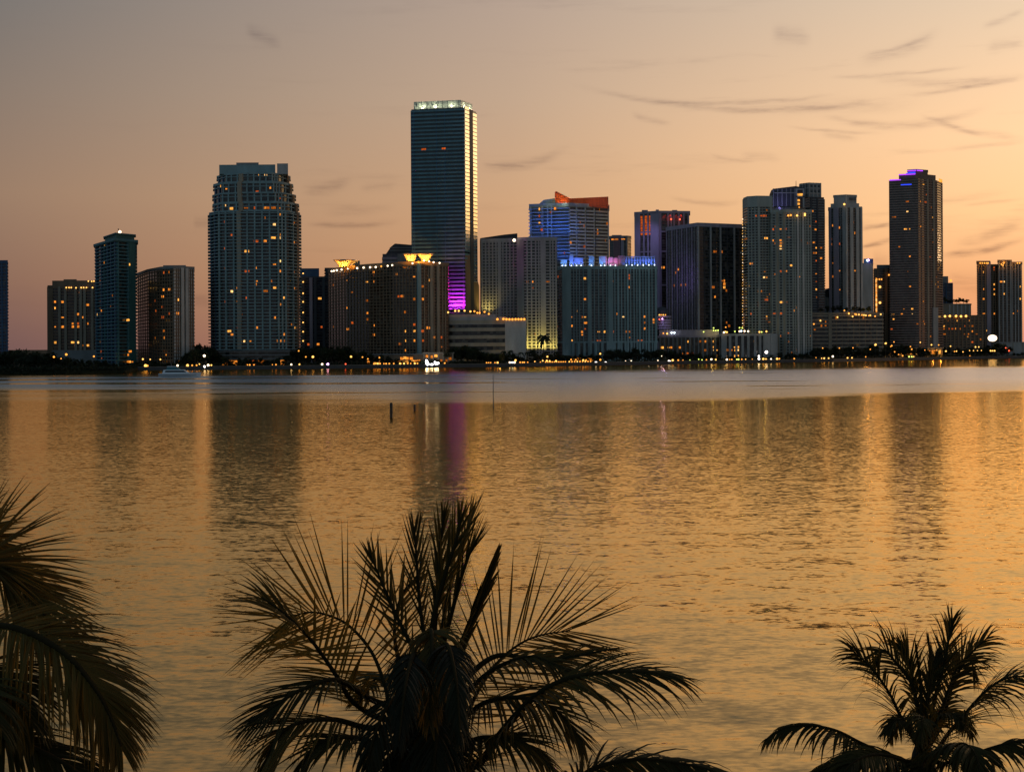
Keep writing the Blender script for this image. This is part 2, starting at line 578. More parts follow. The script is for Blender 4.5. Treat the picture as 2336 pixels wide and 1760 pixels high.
for k, (u0, u1, v0, v1, bk) in enumerate(tiers):
    m_ = (u0 + u1) / 2
    w = (u1 - u0)
    f0 = [(u0, d + 26), (u0 + 18, d + 8), (u0 + w * .36, d), (u0 + w * .74, d), (u1 - 24, d + 8), (u1, d + 30)]
    z0 = 0 if k == 0 else zc(v0)
    t = b.tier(f0, bk - 26, zc(v1), M['g_dark'], z0)
    t.fz = 0
    n0 = int(z0 / 3.25) + 1
    t.slabs(3.25, .85, 2.3 if k == 0 else 1.2, M['tealgrey'], z0=n0 * 3.25 if k else 0)
    t.lit_at(lits, w=3.0)
    pz0 = 16 if k == 0 else z0
    t.pier(0, (.25, .75), 1.6, 1.6, M['blue'], z0=pz0)
    t.pier(1, (.08, .35, .68), 1.5, 2.0, M['tealgrey'], z0=pz0)
    t.pier(1, (.9,), 4.4, 2.2, M['beige'], z0=pz0)
    t.pier(2, (.16, .38, .6, .82), 1.5, 2.2, M['tealgrey'], z0=pz0)
    t.pier(3, (.12, .42, .7), 1.5, 2.2, M['tealgrey'], z0=pz0)
    t.pier(4, (.3,), 1.5, 2.2, M['tealgrey'], z0=pz0)
    t.pier(4, (.68,), 4.0, 2.4, M['brown'], z0=pz0)
    if k == 0:
        b.t0 = t
    t.roof(1.6, 1.0, M['tealgrey'])
b.block(500, 628, 376, 397, d + 8, 24, M['tealgrey'], 'crown_wall')
b.block(539, 590, 371, 377, d + 10, 16, M['midgrey'])
b.block(632, 657, 373, 397, d + 6, 26, M['grey'], 'crown_wall')
b.tier([(476, d + 14), (500, d - 8), (660, d - 8), (690, d + 14)], 26, 15, M['g_dark'], name='podium').slabs(3.6, .7, .6, M['midgrey'], name='floor_band')
tp = b.tier([(500, d - 14), (660, d - 14)], 6, 6.5, M['brown'], name='lobby')
tp.fz, tp.fh, tp.th = 0, 6.2, .6
for f, k in ((.03, 'o'), (.09, 'd'), (.17, 'o'), (.22, 'o'), (.4, 'd'), (.58, 'd'), (.64, 'd'), (.9, 'o'), (.5, 'r')):
    tp.win(0, f, 3.4, 4.4, 4.6, k)

# --- twin dark blue towers behind
d = 1620
b = Tower('apartment_tower', 'dark blue-grey tower behind the brown hotel with pinkish vertical strips', 'tower', [(680, d), (760, d)], 30)
t = b.tier([(684, d), (748, d)], 28, b.z(700, 633, d), M['g_blue'])
t.slabs(3.3, .8, 1.2, M['dark'])
t.pier(0, (.12, .55, .85), 3, 1.5, M['dark'])
t.pier(0, (.4,), 3.4, 1.7, M['mauve'])
t.roof(2, .8, M['dark'])
b.block(684, 728, 612, 634, d + 4, 20, M['blue'])
t.lit_at(zp(2, [(890, 1055, 'y'), (870, 1250, 'r'), (865, 1130, 'd'), (865, 1325, 'r'), (870, 1270, 'd'), (910, 1262, 'r'), (880, 1375, 'o'), (820, 1367, 'r')]))
for v in (875, 935, 1015, 1075, 1150, 1220, 1285, 1350):
    u, vv = zp(2, [(776, v)])[0]
    b.lamp(u, vv, d - 4, 'y', 1.0, 'balcony_lamp')
d = 1660
b = Tower('apartment_tower', 'thin dark slab tower just peeking out left of the brown hotel roof', 'tower', [(742, d), (790, d)], 24)
t = b.tier([(742, d), (790, d)], 24, b.z(750, 613, d), M['g_blue'])
t.slabs(3.3, .8, 1., M['dark'])
t.pier(0, (.05, .3, .6, .9), 2, 1.3, M['dark'])
t.roof(2, .6, M['dark'])

# --- brown crescent hotel with funnels
d = 1408
b = Tower('hotel', 'wide brown crescent hotel with glowing orange funnels on the roof', 'hotel', [(750, 1480), (955, d), (1022, 1420)], 30)
f0 = [(750, 1533), (790, 1479), (840, 1445), (895, 1421), (955, d), (1022, 1431)]
t = b.tier(f0, 26, b.z(955, 601, d), M['g_brown'])
t.slabs(3.2, .7, 1.0, M['brown'])
for sg, n in ((0, 6), (1, 7), (2, 7)):
    t.pier(sg, fr(n, .08, .92), .8, 1.2, M['brown'])
t.pier(3, fr(8, .05, .9), .8, 1.2, M['brown'])
t.pier(4, (.0,), 4.0, 1.7, M['tealgrey'])
t.pier(4, (.18, .32, .5, .8, .9), 1.0, 1.3, M['beige'])
t.pier(4, (.41, .64), 3.2, 1.5, M['beige'])
t.roof(3.4, 1.2, M['brown'])
b.block(802, 821, 594, 612, 1470, 14, M['midgrey'])
lits = zp(3, [(840, 395, 'o'), (840, 430, 'r'), (1118, 413, 'o'), (1190, 360, 'd'), (540, 488, 'o'), (595, 443, 'd'), (790, 513, 'y'), (838, 513, 'o'), (1305, 443, 'o'), (1480, 490, 'y'), (1503, 533, 'o'), (400, 553, 'd'), (600, 610, 'd'), (1125, 665, 'r'), (1183, 663, 'o'), (1388, 713, 'o'), (1493, 707, 'o'), (1308, 705, 'd'), (540, 778, 'o'), (770, 730, 'd'), (783, 850, 'o'), (780, 935, 'd'), (840, 975, 'o'), (540, 1048, 'o'), (610, 975, 'r'), (400, 990, 'd'), (845, 1098, 'o'), (1200, 1048, 'y'), (1312, 1048, 'y'), (1388, 1058, 'r'), (1470, 1003, 'o'), (1310, 968, 'r'), (1503, 1138, 'o'), (1603, 1133, 'r'), (1190, 1178, 'y'), (1308, 1178, 'o'), (1385, 1175, 'r'), (1125, 1180, 'd'), (1190, 1272, 'o'), (1607, 1225, 'd'), (1190, 830, 'd'), (1385, 540, 'd'), (1380, 640, 'd')])
t.lit_at(lits, w=3.2)
for p in zp(3, [(375, 380), (400, 376), (433, 370), (487, 361), (560, 352), (660, 346), (732, 340), (805, 337), (868, 334)]):
    dd = 1413 + 110 * max(0, (955 - p[0]) / 205) ** 2
    b.lamp(p[0], p[1] + 1, dd - 6, 'w', 1.2)
for p in zp(3, [(930, 325), (1002, 320), (1053, 313), (1280, 292), (1410, 262), (1465, 270), (1515, 280), (1582, 288)]):
    b.lamp(p[0], p[1] + 1, 1400, 'a' if p[0] < 872 else 'w', 1.05)
for u, v0, v1, rt, rb, dd in ((785, 593, 606, 11.5, 5.5, 1470), (937, 578, 592, 8.5, 4, 1404), (970, 578, 593, 9.5, 3.8, 1412)):
    p = P(u, v1 + 3, dd) - b.o
    hh = (v1 + 3 - v0) / F * dd
    f_ = MB().lathe([(rb, 0), (rb * 1.1, hh * .25), (rt * .72, hh * .65), (rt, hh), (rt * .96, hh), (rt * .6, hh * .62)], 20).build('roof_funnel', M['cream'], b.r, p, True)
    for k in (-1, 0, 1):
        lp = p + Vector((k * rb * 1.6, -rt * 1.0, -1.5))
        lightobj('SPOT', b.r, lp, p + Vector((k * rt * .5, 0, hh * .8)), (1, .40, .05), 14000, .5, angle=110, blend=.8)
pz = 10.5
tp = b.tier([(838, d - 18), (964, d - 26)], 16, pz, M['brown'], name='podium')
tp.fz, tp.fh, tp.th = 0, 5, .6
for f, k, z in ((.02, 'o', 3), (.08, 'o', 6), (.14, 'y', 3), (.19, 'o', 3), (.25, 'd', 3), (.33, 'd', 4), (.45, 'd', 3), (.56, 'd', 3), (.62, 'o', 6.5), (.67, 'y', 7), (.71, 'o', 6.5), (.60, 'y', 2.6), (.66, 'y', 2.6), (.71, 'y', 2.6), (.79, 'o', 6.5), (.82, 'y', 3.4), (.87, 'o', 3.4), (.92, 'o', 4)):
    tp.win(0, f, z, 3.2, 2.6, k)
tp.roof(.9, .8, M['midgrey'])
tp = b.tier([(964, d - 26), (1034, d - 26)], 20, 11.5, M['brown'], name='podium')
tp.pier(0, fr(7, .03, .97), 1.2, .8, M['beige'])
tp.roof(1.2, .6, M['beige'])
tp.fz, tp.fh, tp.th = 0, 5, .6
for f, k, z in ((.14, 'o', 8.5), (.3, 'o', 8), (.42, 'y', 8.8), (.6, 'd', 4), (.78, 'd', 4), (.88, 'd', 6)):
    tp.win(0, f, z, 3.0, 2.6, k, off=.2)

# --- grey office behind, left of the tallest tower
d = 1620
b = Tower('office_building', 'grey stepped office peeking out left of the tallest tower', 'office', [(872, d), (960, d)], 30)
t = b.tier([(873, d), (960, d)], 30, b.z(900, 579, d), M['g_blue'])
t.slabs(5.0, 2.4, .6, M['mauve'], name='floor_band')
t.pier(0, (.62,), 20, 1.0, M['midgrey'], z0=t.z1 - 22)
z0 = t.z1
mb = MB()
x = lambda u: XY(u, d)[0] - b.o.x
zz = lambda v: b.z(900, v, d)
for (ua, va), (ub, vb) in (((881, 579), (889, 563)), ((889, 563), (901, 555)), ((901, 555), (960, 560))):
    pass
y0 = d + 3 - b.o.y
pr = [(880, 579), (892, 562), (901, 555), (960, 560), (960, 579)]
k = len(mb.v)
mb.v += [(x(u), y0, zz(v)) for u, v in pr] + [(x(u), y0 + 20, zz(v)) for u, v in pr]
n = len(pr)
mb.f += [tuple(range(n - 1, -1, -1)), tuple(range(n, 2 * n))] + [(i, (i + 1) % n, n + (i + 1) % n, n + i) for i in range(n)]
mb.build('roof_crown', M['dark'], b.r)
for v in (571, 565):
    b.block(889, 952, v - 1, v + 1, d + 2.4, 1, M['midgrey'], 'floor_band')

# --- the tallest tower
d = 1470
b = Tower('skyscraper', 'tallest tower, dark teal glass with glowing white crown and magenta-lit base', 'skyscraper', [(941, d), (1060, d - 12), (1088, d + 40)], 40)
f0 = [(941, d), (1060, d - 12), (1088, d + 17)]
ztop = b.z(1060, 245, d - 12)
t = b.tier(f0, 34, ztop, M['g_fs'])
t.slabs(4.05, 1.9, .9, M['fs_band'], name='floor_band')
t.pier(0, (.012, .045), 1.2, 1.3, M['blue'])
t.pier(0, (.48, .64), .8, 1.15, M['blue'])
t.pier(0, (.985,), 1.6, 1.4, M['dark'])
t.pier(1, (.52,), 8, 1.5, M['dark'])
t.win(0, .235, ztop - 42, 5, 1.8, 'r', .95)
t.win(0, .62, ztop - 42, 4, 1.8, 'r', .95)
# polished corner panels facing the afterglow, one strip each side of the dark slot
def panels(fa, fb, v0, v1, nm='corner_panel'):
    a, dd, nn, ln = t.seg(1)
    za, zb = b.z(1070, v1, d + 10), b.z(1070, v0, d + 10)
    n = int((zb - za) / 4.05)
    me = MB().box((0, 0, 0), (ln * (fb - fa) / 2, .5, 1.55)).mesh(nm, M['goldpanel'])
    i0 = math.ceil(za / 4.05)
    for i in range(i0, i0 + n):
        c = a + dd * (ln * (fa + fb) / 2) + nn * .65
        o = link(nm, me, b.r, (c.x, c.y, i * 4.05 + 2.03))
        o.rotation_euler = (0, 0, math.atan2(dd.y, dd.x))
panels(.03, .41, 252, 580)
panels(.63, .99, 258, 648)
# crown
fc = [(946.5, d + 3), (1054, d - 8), (1080, d + 19)]
zc1 = b.z(1054, 228, d - 8)
tc = b.tier(fc, 26, zc1, M['offwhite'], z0=ztop, name='roof_crown')
tc.pier(0, fr(9, .06, .94), .5, .35, M['midgrey'])
for seg, fs in ((0, (.19, .47, .81)), (1, (.25, .75))):
    a, dd, nn, ln = tc.seg(seg)
    for f in fs:
        c = a + dd * (ln * f) + nn * 2.2
        lightobj('SPOT', b.r, (c.x, c.y, ztop + 1.0), (c.x - nn.x * 2.2, c.y - nn.y * 2.2, ztop + 7), (.86, 1, .66), 4200, .4, angle=150, blend=1)
        o = link('crown_lamp', BULB['w'], b.r, (c.x, c.y - .6, ztop + 1.2))
        o.scale = (.75, .75, .5)
    c = a + dd * (ln * .5) + nn * 2.6
    lightobj('AREA', b.r, (c.x, c.y, ztop + 1.2), (c.x - nn.x * 2.6, c.y - nn.y * 2.6, ztop + 7), (.88, 1, .66), 900 * ln / 50, ln * .95, .6)
# flared plinth on the right and magenta light on the base
zb = b.z(1070, 580, d)
p0 = b.poly([(1062, d - 14), (1093, d + 20)], 10)
p1 = b.poly([(1061, d - 12), (1071, d - 3)], 10)
MB().frustum(p0, b.z(1070, 650, d), p1, zb).build('flared_plinth', M['brown'], b.r)
MB().prism(p0, 0, b.z(1070, 650, d)).build('flared_plinth', M['brown'], b.r)
a, dd, nn, ln = t.seg(0)
for f, e in ((.56, 7000), (.72, 11000), (.84, 14000), (.95, 8000)):
    c = a + dd * (ln * f) + nn * 5.5
    zl = b.z(1040, 708, d)
    lightobj('SPOT', b.r, (c.x, c.y, zl), (c.x - nn.x * 4.6, c.y - nn.y * 4.6, zl + 40), (1, .02, .72), e * 9, .8, angle=140, blend=1)

# --- striped parking podium with white box
d = 1425
b = Tower('parking_podium', 'low striped parking podium with roof lamps and a plain white box at its right end', 'parking garage', [(1018, d), (1200, d)], 34)
t = b.tier([(1018, d + 12), (1074, d + 2), (1152, d)], 30, b.z(1074, 733, d), M['g_dark'])
t.slabs(7.6, 3.6, .9, M['cream'], name='floor_band', z0=-3)
t.roof(7.5, .8, M['pale'])
b.tier([(1018, d + 14), (1130, d + 14)], 18, b.z(1074, 716, d), M['pale'], z0=t.z1 + 1, name='parapet')
t2 = b.tier([(1151.5, d - 3), (1200, d - 3)], 34, b.z(1180, 733, d), M['white'])
t2.pier(0, (.02, .27, .5, .75, .98), .7, .3, M['offwhite'])
t2.roof(1.4, .4, M['white'])
for p in zp(5, [(283, 1167), (335, 1165), (362, 1167), (387, 1168), (413, 1168), (440, 1167), (465, 1167), (490, 1167), (515, 1167)]):
    b.lamp(p[0], p[1], d - 4, 'a', 1.45)
for p in zp(3, [(1757, 828), (1797, 828), (1862, 826), (1927, 835), (1972, 833), (2005, 850), (2030, 850), (2085, 840), (2133, 862), (1677, 845)]):
    b.lamp(p[0], p[1], d + 6, 'a' if p[0] > 1075 else 'y', 1.2)
for u in (1030, 1070, 1110, 1140):
    p = P(u, 812, d - 16) - b.o
    lightobj('POINT', b.r, p, p, (1, .65, .2), 700, .8)

# --- pale twin-wing apartment block
d = 1465
b = Tower('apartment_block', 'pale gridded twin-wing apartment block washed yellow at its foot', 'apartment block', [(1097, 1500), (1184, 1480), (1270, d)], 30)
f0 = [(1099, 1492), (1187, 1484)]
t = b.tier(f0, 26, b.z(1140, 548, 1490), M['g_dark'])
t.slabs(3.2, 1.0, .6, M['pale'])
t.pier(0, (.015, .11, .2, .29, .38, .56, .65, .74, .83), 1.3, .9, M['pale'])
t.pier(0, (.47,), 3.6, 1.0, M['pale'])
t.roof(3, .6, M['pale'])
lw = t
t = b.tier([(1183, d + 4), (1200, d), (1270, d)], 28, b.z(1230, 546, d), M['g_dark'])
t.slabs(3.2, 1.0, .6, M['pale'])
t.pier(0, (.1, .5), 4.4, 1.0, M['midgrey'])
t.pier(1, (.04, .18, .32, .42, .79, .88, .98), 1.4, .9, M['pale'])
t.pier(1, (.56,), 5.6, 1.1, M['pale'])
t.roof(4, .7, M['pale'])
t.lit_at(zp(5, [(595, 855, 'o'), (583, 900, 'r'), (548, 840, 'd'), (605, 1290, 'd'), (540, 1210, 'o'), (730, 850, 'd'), (430, 1080, 'r')]))
b.lamp(1173, 548, d - 2, 'w', 2.0, 'roof_lamp')
for u in (1206, 1222, 1240, 1262):
    p = P(u, 803, d - 7) - b.o
    lightobj('SPOT', b.r, p, p + Vector((0, 5, 45)), (1, .80, .16), 15000, .8, angle=130, blend=1)
p = P(1110, 790, 1478) - b.o
for u in (1104, 1116):
    p = P(u, 716, 1484) - b.o
    lightobj('SPOT', b.r, p, p + Vector((0, 5, 30)), (1, .78, .2), 7000, .8, angle=120, blend=1)

# --- dark blue block behind it
d = 1600
b = Tower('office_building', 'dark blue slab rising behind the pale twin-wing block', 'office', [(1096, d), (1181, d)], 30)
t = b.tier([(1096, d), (1181, d)], 30, b.z(1140, 545, d), M['g_blue'])
t.slabs(3.6, .7, .4, M['dark'], name='floor_band')
t.pier(0, (.01, .25, .5, .75, .99), 1.4, .8, M['dark'])
mb = MB()
pr = [(1096, 543), (1150, 535), (1181, 532), (1181, 546), (1096, 546)]
x = lambda u: XY(u, d)[0] - b.o.x
mb.v = [(x(u), d - b.o.y + 1, b.z(u, v, d)) for u, v in pr] + [(x(u), d - b.o.y + 24, b.z(u, v, d)) for u, v in pr]
mb.f = [tuple(range(4, -1, -1)), tuple(range(5, 10))] + [(i, (i + 1) % 5, 5 + (i + 1) % 5, 5 + i) for i in range(5)]
mb.build('sloped_roof', M['dark'], b.r)

# --- blue-lit tower with orange roof fins
d = 1640
b = Tower('apartment_tower', 'blue-lit balcony tower topped by red-orange roof fins', 'tower', [(1208, d + 20), (1297, d), (1389, d + 30)], 34)
f0 = [(1210, d + 12), (1297, d), (1389, d + 26)]
zt = b.z(1297, 468, d)
t = b.tier(f0, 30, zt, M['g_blue'])
t.slabs(4.0, 1.0, .3, M['grey'])
a0 = t.seg(0)
me = MB().box((0, 0, 0), (16, 1.7, .55)).mesh('balcony', M['white'])
me2 = MB().box((0, 0, 0), (8.5, 1.6, .5)).mesh('balcony', M['white'])
for i in range(1, 28):
    for f, mm in ((.16, me2), (.70, me)):
        a, dd, nn, ln = a0
        c = a + dd * (ln * f) + nn * 1.4
        o = link('balcony', mm, b.r, (c.x, c.y, zt - i * 4.0 + .4))
        o.rotation_euler = (0, 0, math.atan2(dd.y, dd.x))
a1 = t.seg(1)
for f, w in ((.09, 4.6), (.30, 5.6), (.52, 5.6), (.80, 8.2)):
    mm = MB().box((0, 0, 0), (w, 1.5, 1.0)).mesh('balcony', M['warmlit_beige'])
    for i in range(1, 26):
        a, dd, nn, ln = a1
        c = a + dd * (ln * f) + nn * 1.5
        o = link('balcony', mm, b.r, (c.x, c.y, zt - 2 - i * 4.0))
        o.rotation_euler = (0, 0, math.atan2(dd.y, dd.x))
t.pier(0, (.02, .33), 2.2, 1.4, M['white'])
t.pier(0, (.47, .57), 1.2, 2.2, M['white'])
t.pier(1, (.195, .41, .63, .985), 1.6, 1.2, M['white'])
t.roof(4.5, 1.2, M['grey'])
t.lit_at(zp(5, [(655, 180, 'r'), (658, 220, 'y'), (660, 283, 'r'), (662, 343, 'y'), (785, 205, 'o'), (752, 245, 'r'), (1030, 540, 'r'), (913, 515, 'o'), (880, 600, 'r'), (1140, 385, 'o'), (1150, 420, 'd'), (680, 395, 'r')]), off=3.3)
t.lit(30, [1], off=3.2, k='d')
def fin(pr, dd, mat, depth=3.):
    mb = MB()
    n = len(pr)
    x = lambda u, q: XY(u, q)[0] - b.o.x
    mb.v = [(x(u, dd), dd - b.o.y, b.z(u, v, dd)) for u, v in pr] + [(x(u, dd), dd - b.o.y + depth, b.z(u, v, dd)) for u, v in pr]
    mb.f = [tuple(range(n - 1, -1, -1)), tuple(range(n, 2 * n))] + [(i, (i + 1) % n, n + (i + 1) % n, n + i) for i in range(n)]
    mb.build('roof_fin', mat, b.r)
fin([(1267, 438), (1270, 436), (1303, 453), (1303, 466), (1267, 464)], d + 8, M['fin_orange_wash'])
fin([(1303, 452.5), (1389, 448.5), (1389, 476), (1303, 466)], d + 12, M['fin_orange_wash'])
fin([(1241, 456), (1268, 452), (1268, 466), (1232, 464)], d + 6, M['midgrey'])
for u, v, e in ((1276, 460, 1500), (1288, 461, 800), (1318, 464, 300), (1350, 465, 800), (1376, 469, 700)):
    p = P(u, v, d - 2) - b.o
    lightobj('SPOT', b.r, p, p + Vector((2, 12, 12)), (1, .42, .06), e * 2.0, .6, angle=140, blend=1)
for u, v in ((1252, 456), (1286, 461)):
    p = P(u, v, d - 4) - b.o
    lightobj('POINT', b.r, p, p, (.75, 1, .85), 650, .8)
for u in (1215, 1240, 1265, 1290, 1310):
    for v in (600, 540):
        p = P(u, v, d - 16) - b.o
        lightobj('SPOT', b.r, p, p + Vector((0, 16, 34)), (.03, .16, 1), 9500, 1., angle=125, blend=1)
for u in (1342, 1370):
    p = P(u, 590, d - 16) - b.o
    lightobj('SPOT', b.r, p, p + Vector((0, 16, 30)), (.03, .16, 1), 2500, 1., angle=125, blend=1)

# --- hotel with ice-blue rooftop pavilions
d = 1540
b = Tower('hotel', 'teal-grey hotel block crowned with ice-blue lit rooftop pavilions', 'hotel', [(1270, d + 30), (1282, d), (1499, d + 14)], 34)
f0 = [(1271, d + 34), (1281, d), (1499, d + 8)]
zt = b.z(1390, 611, d)
zpod = b.z(1390, 780, d)
t = b.tier(f0, 32, zt, M['g_teal'])
t.slabs(3.25, .8, .35, M['midgrey'], z0=zpod)
t.pier(1, (.02,), 3.0, 1.2, M['tealgrey'])
t.pier(1, (.065,), 7.0, 1.4, M['tealgrey'])
t.pier(1, (.125, .155, .185, .225), 1.0, 1.1, M['tealgrey'])
t.pier(1, (.29,), 4.4, 1.4, M['tealgrey'])
t.pier(1, (.34, .385, .43, .47), 1.0, 1.1, M['tealgrey'])
t.pier(1, (.51,), 5.4, 1.5, M['tealgrey'])
t.pier(1, (.555, .625, .66, .72, .755, .785, .85, .88, .945), 1.1, 1.2, M['tealpale'])
t.pier(1, (.59, .69, .815, .912, .985), 2.0, 1.4, M['tealpale'])
t.roof(3.6, .8, M['tealgrey'])
t.roof(2.0, .9, M['tealgrey'], 'cornice', zpod)
t.pier(1, fr(16, .05, .97), 2.4, 2.0, M['tealgrey'], z0=0, z1=zpod - .8)
t.fz = zpod
t.lit_at(zp(5, [(810, 808, 'r'), (882, 855, 'd'), (1035, 822, 'y'), (1270, 847, 'o'), (1285, 847, 'd'), (1408, 795, 'r'), (1408, 882, 'o'), (880, 957, 'r'), (1043, 992, 'o'), (800, 995, 'r'), (965, 1107, 'y'), (1163, 1090, 'o'), (927, 1153, 'o'), (1010, 1145, 'd'), (1047, 1160, 'y'), (1047, 1187, 'o'), (1330, 1120, 'o'), (1370, 1150, 'w'), (1567, 1152, 'o'), (1567, 1185, 'd'), (1567, 1235, 'o'), (1648, 1160, 'o'), (1648, 1190, 'o'), (1278, 1190, 'o'), (885, 1230, 'r'), (935, 1220, 'o'), (935, 1235, 'o'), (1045, 1240, 'r'), (1010, 1275, 'o'), (1020, 1295, 'o'), (1165, 1273, 'y'), (1215, 1273, 'y'), (1278, 1273, 'r'), (1408, 1280, 'd'), (930, 1347, 'y'), (1090, 1343, 'o'), (1410, 1330, 'd'), (1490, 1343, 'r'), (1510, 1343, 'r'), (1530, 1343, 'r'), (805, 1240, 'r'), (1160, 1345, 'r'), (1390, 1280, 'd'), (1410, 820, 'r')]), w=3.0)
roofz = zt + 2.2
def pav(u0, u1, v, col, lum, n=1, dd=d + 5, nm='roof_pavilion'):
    o = b.block(u0, u1, v, 0, dd, 5, M['white'], nm, z0=roofz)
    for i in range(n):
        u = u0 + (u1 - u0) * (i + .5) / n
        x = XY(u, dd)[0] - b.o.x
        p = Vector((x, dd - 2.6 - b.o.y, roofz + .5))
        lightobj('SPOT', b.r, p, p + Vector((0, 2.6, 7)), col, lum * 1.9, .3, angle=150, blend=1)
        o2 = link('roof_lamp', BULB['c'], b.r, (x, dd - 2.0 - b.o.y, roofz + .7))
        o2.scale = (.55, .55, .45)
BL, PK, CY = (.05, .14, 1), (1, .14, .6), (.05, .26, 1)
pav(1279, 1294, 592, CY, 2600, 2)
pav(1299, 1308, 583, BL, 4600)
pav(1310, 1331, 587, BL, 4200, 2)
pav(1343, 1355, 583, CY, 4200, 1)
pav(1366, 1384, 584, CY, 3600, 2)
pav(1387, 1398, 586, PK, 2800, 1)
pav(1399, 1409, 588, PK, 2800, 1)
b.block(1410, 1426, 583, 0, d + 5, 6, M['beige'], 'roof_pavilion', z0=roofz)
# open pergola on the right
zt2 = b.z(1460, 585, d)
y0 = d + 4 - b.o.y
for i, u in enumerate([1429 + 64 * k / 10 for k in range(11)]):
    x = XY(u, d + 4)[0] - b.o.x
    MB().box((0, 0, 0), (.55, .55, (zt2 - roofz) / 2)).build('pergola_post', M['white'], b.r, (x, y0, (zt2 + roofz) / 2))
    if i % 2 == 0:
        lightobj('SPOT', b.r, (x, y0 - 2.5, roofz + .4), (x, y0, roofz + 7), BL, 6500, .3, angle=150, blend=1)
        o2 = link('roof_lamp', BULB['c'], b.r, (x, y0 - 1.8, roofz + .7))
        o2.scale = (.55, .55, .45)
xa, xb = XY(1429, d + 4)[0] - b.o.x, XY(1493, d + 4)[0] - b.o.x
for z in (zt2, (zt2 + roofz) / 2 + 1):
    MB().box((0, 0, 0), ((xb - xa) / 2 + .9, .5, .45)).build('pergola_beam', M['white'], b.r, ((xa + xb) / 2, y0, z))
b.block(1429, 1493, 588, 0, d + 14, 4, M['tealgrey'], 'roof_pavilion', z0=roofz)
for u in (1290, 1330, 1365, 1400, 1450, 1480):
    p = P(u, 826, d - 14) - b.o
    lightobj('POINT', b.r, (p.x, p.y, 3), (p.x, p.y, 0), (.9, .9, 1), 260, .6)
tp = b.tier([(1296, d - 16), (1352, d - 16)], 10, 7, M['brown'], name='terrace_pavilion')
tp.roof(.7, 1.4, M['midgrey'])
for f, k in ((.08, 'o'), (.22, 'y'), (.37, 'o'), (.52, 'o'), (.68, 'y'), (.83, 'o'), (.94, 'o')):
    tp.win(0, f, 3.2, 3.0, 3.2, k)

# --- small dark green glass tower behind
d = 1850
b = Tower('office_building', 'small dark green glass office between the orange fins and the mauve tower', 'office', [(1389, d), (1440, d)], 30)
t = b.tier([(1391, d + 6), (1399, d), (1432, d), (1440, d + 8)], 26, b.z(1410, 540, d), M['g_teal'])
t.slabs(4, .5, .25, M['dark'], name='floor_band')
t.pier(1, (.05, .42, .62, .72, .95), 1.6, .8, M['grey'])
t.pier(1, (.25,), 9, .9, M['darkbrown'])
t.roof(2.4, .5, M['midgrey'])
b.block(1396, 1418, 536, 541, d + 4, 14, M['midgrey'])
p = zp(5, [(1300, 457)])[0]
t.win(1, .12, t.z1 - 3.5, 9, 2.0, 'o', .9)
t.win(1, .7, t.z1 - 3.2, 5, 1.4, 'o', .9)

# --- mauve tower with red-lit slots
d = 1790
b = Tower('hotel_tower', 'mauve-grey tower with white piers and red-lit window slots', 'tower', [(1449, d + 10), (1502, d), (1574, d + 8)], 34)
t = b.tier([(1450, d + 16), (1503, d), (1573, d + 6)], 30, b.z(1500, 484, d), M['g_brown'])
t.slabs(3.6, .4, .12, M['darkbrown'], name='floor_band')
t.pier(0, (.04, .16), 4.0, 1.2, M['mauve'])
t.pier(0, (.38, .56), 2.0, 1.0, M['mauve'])
t.pier(0, (.86,), 12.5, 1.4, M['mauve'])
t.pier(1, (.06, .31, .41, .5, .66, .82, .97), 2.2, 1.1, M['mauve'])
t.pier(1, (.0,), 2.0, 1.5, M['mauve'])
t.roof(3, 1.4, M['mauve'])
for v in (528, 573, 650):
    MB().prism(offset(t.p, .6), b.z(1500, v, d) - .9, b.z(1500, v, d) + .9).build('floor_band', M['mauve'], b.r)
b.block(1464, 1478, 479, 484, d + 8, 8, M['mauve'])
b.block(1496, 1503, 478, 484, d + 8, 8, M['mauve'])
b.block(1533, 1545, 479, 484, d + 8, 8, M['mauve'])
for f, w in ((.28, 2.8), (.47, 3.2), (.65, 3.0)):
    for i in range(1, 8):
        t.win(0, f, t.z1 - i * 3.6 - 1.6, w, 2.9, 'r', .3)
for f in (.2, .36, .56, .74):
    a, dd, nn, ln = t.seg(1)
    c = a + dd * (ln * f) + nn * 1.2
    lightobj('SPOT', b.r, (c.x, c.y, t.z1 - 2.5), (c.x - nn.x * .6, c.y - nn.y * .6, t.z1 - 20), (1, .05, .03), 3000, .3, angle=110, blend=1)
b.lamp(1531, 500, d - 1, 'r', 1.3, 'signal_lamp')
b.lamp(1551, 500.5, d - 1, 'r', 1.3, 'signal_lamp')
t.lit_at(zp(6, [(348, 685, 'y'), (388, 685, 'o')]), off=.4)
p = P(1475, 500, d - 30) - b.o
lightobj('SPOT', b.r, p, P(1470, 560, d) - b.o, (.45, .35, 1), 22000, 1., angle=110, blend=1)

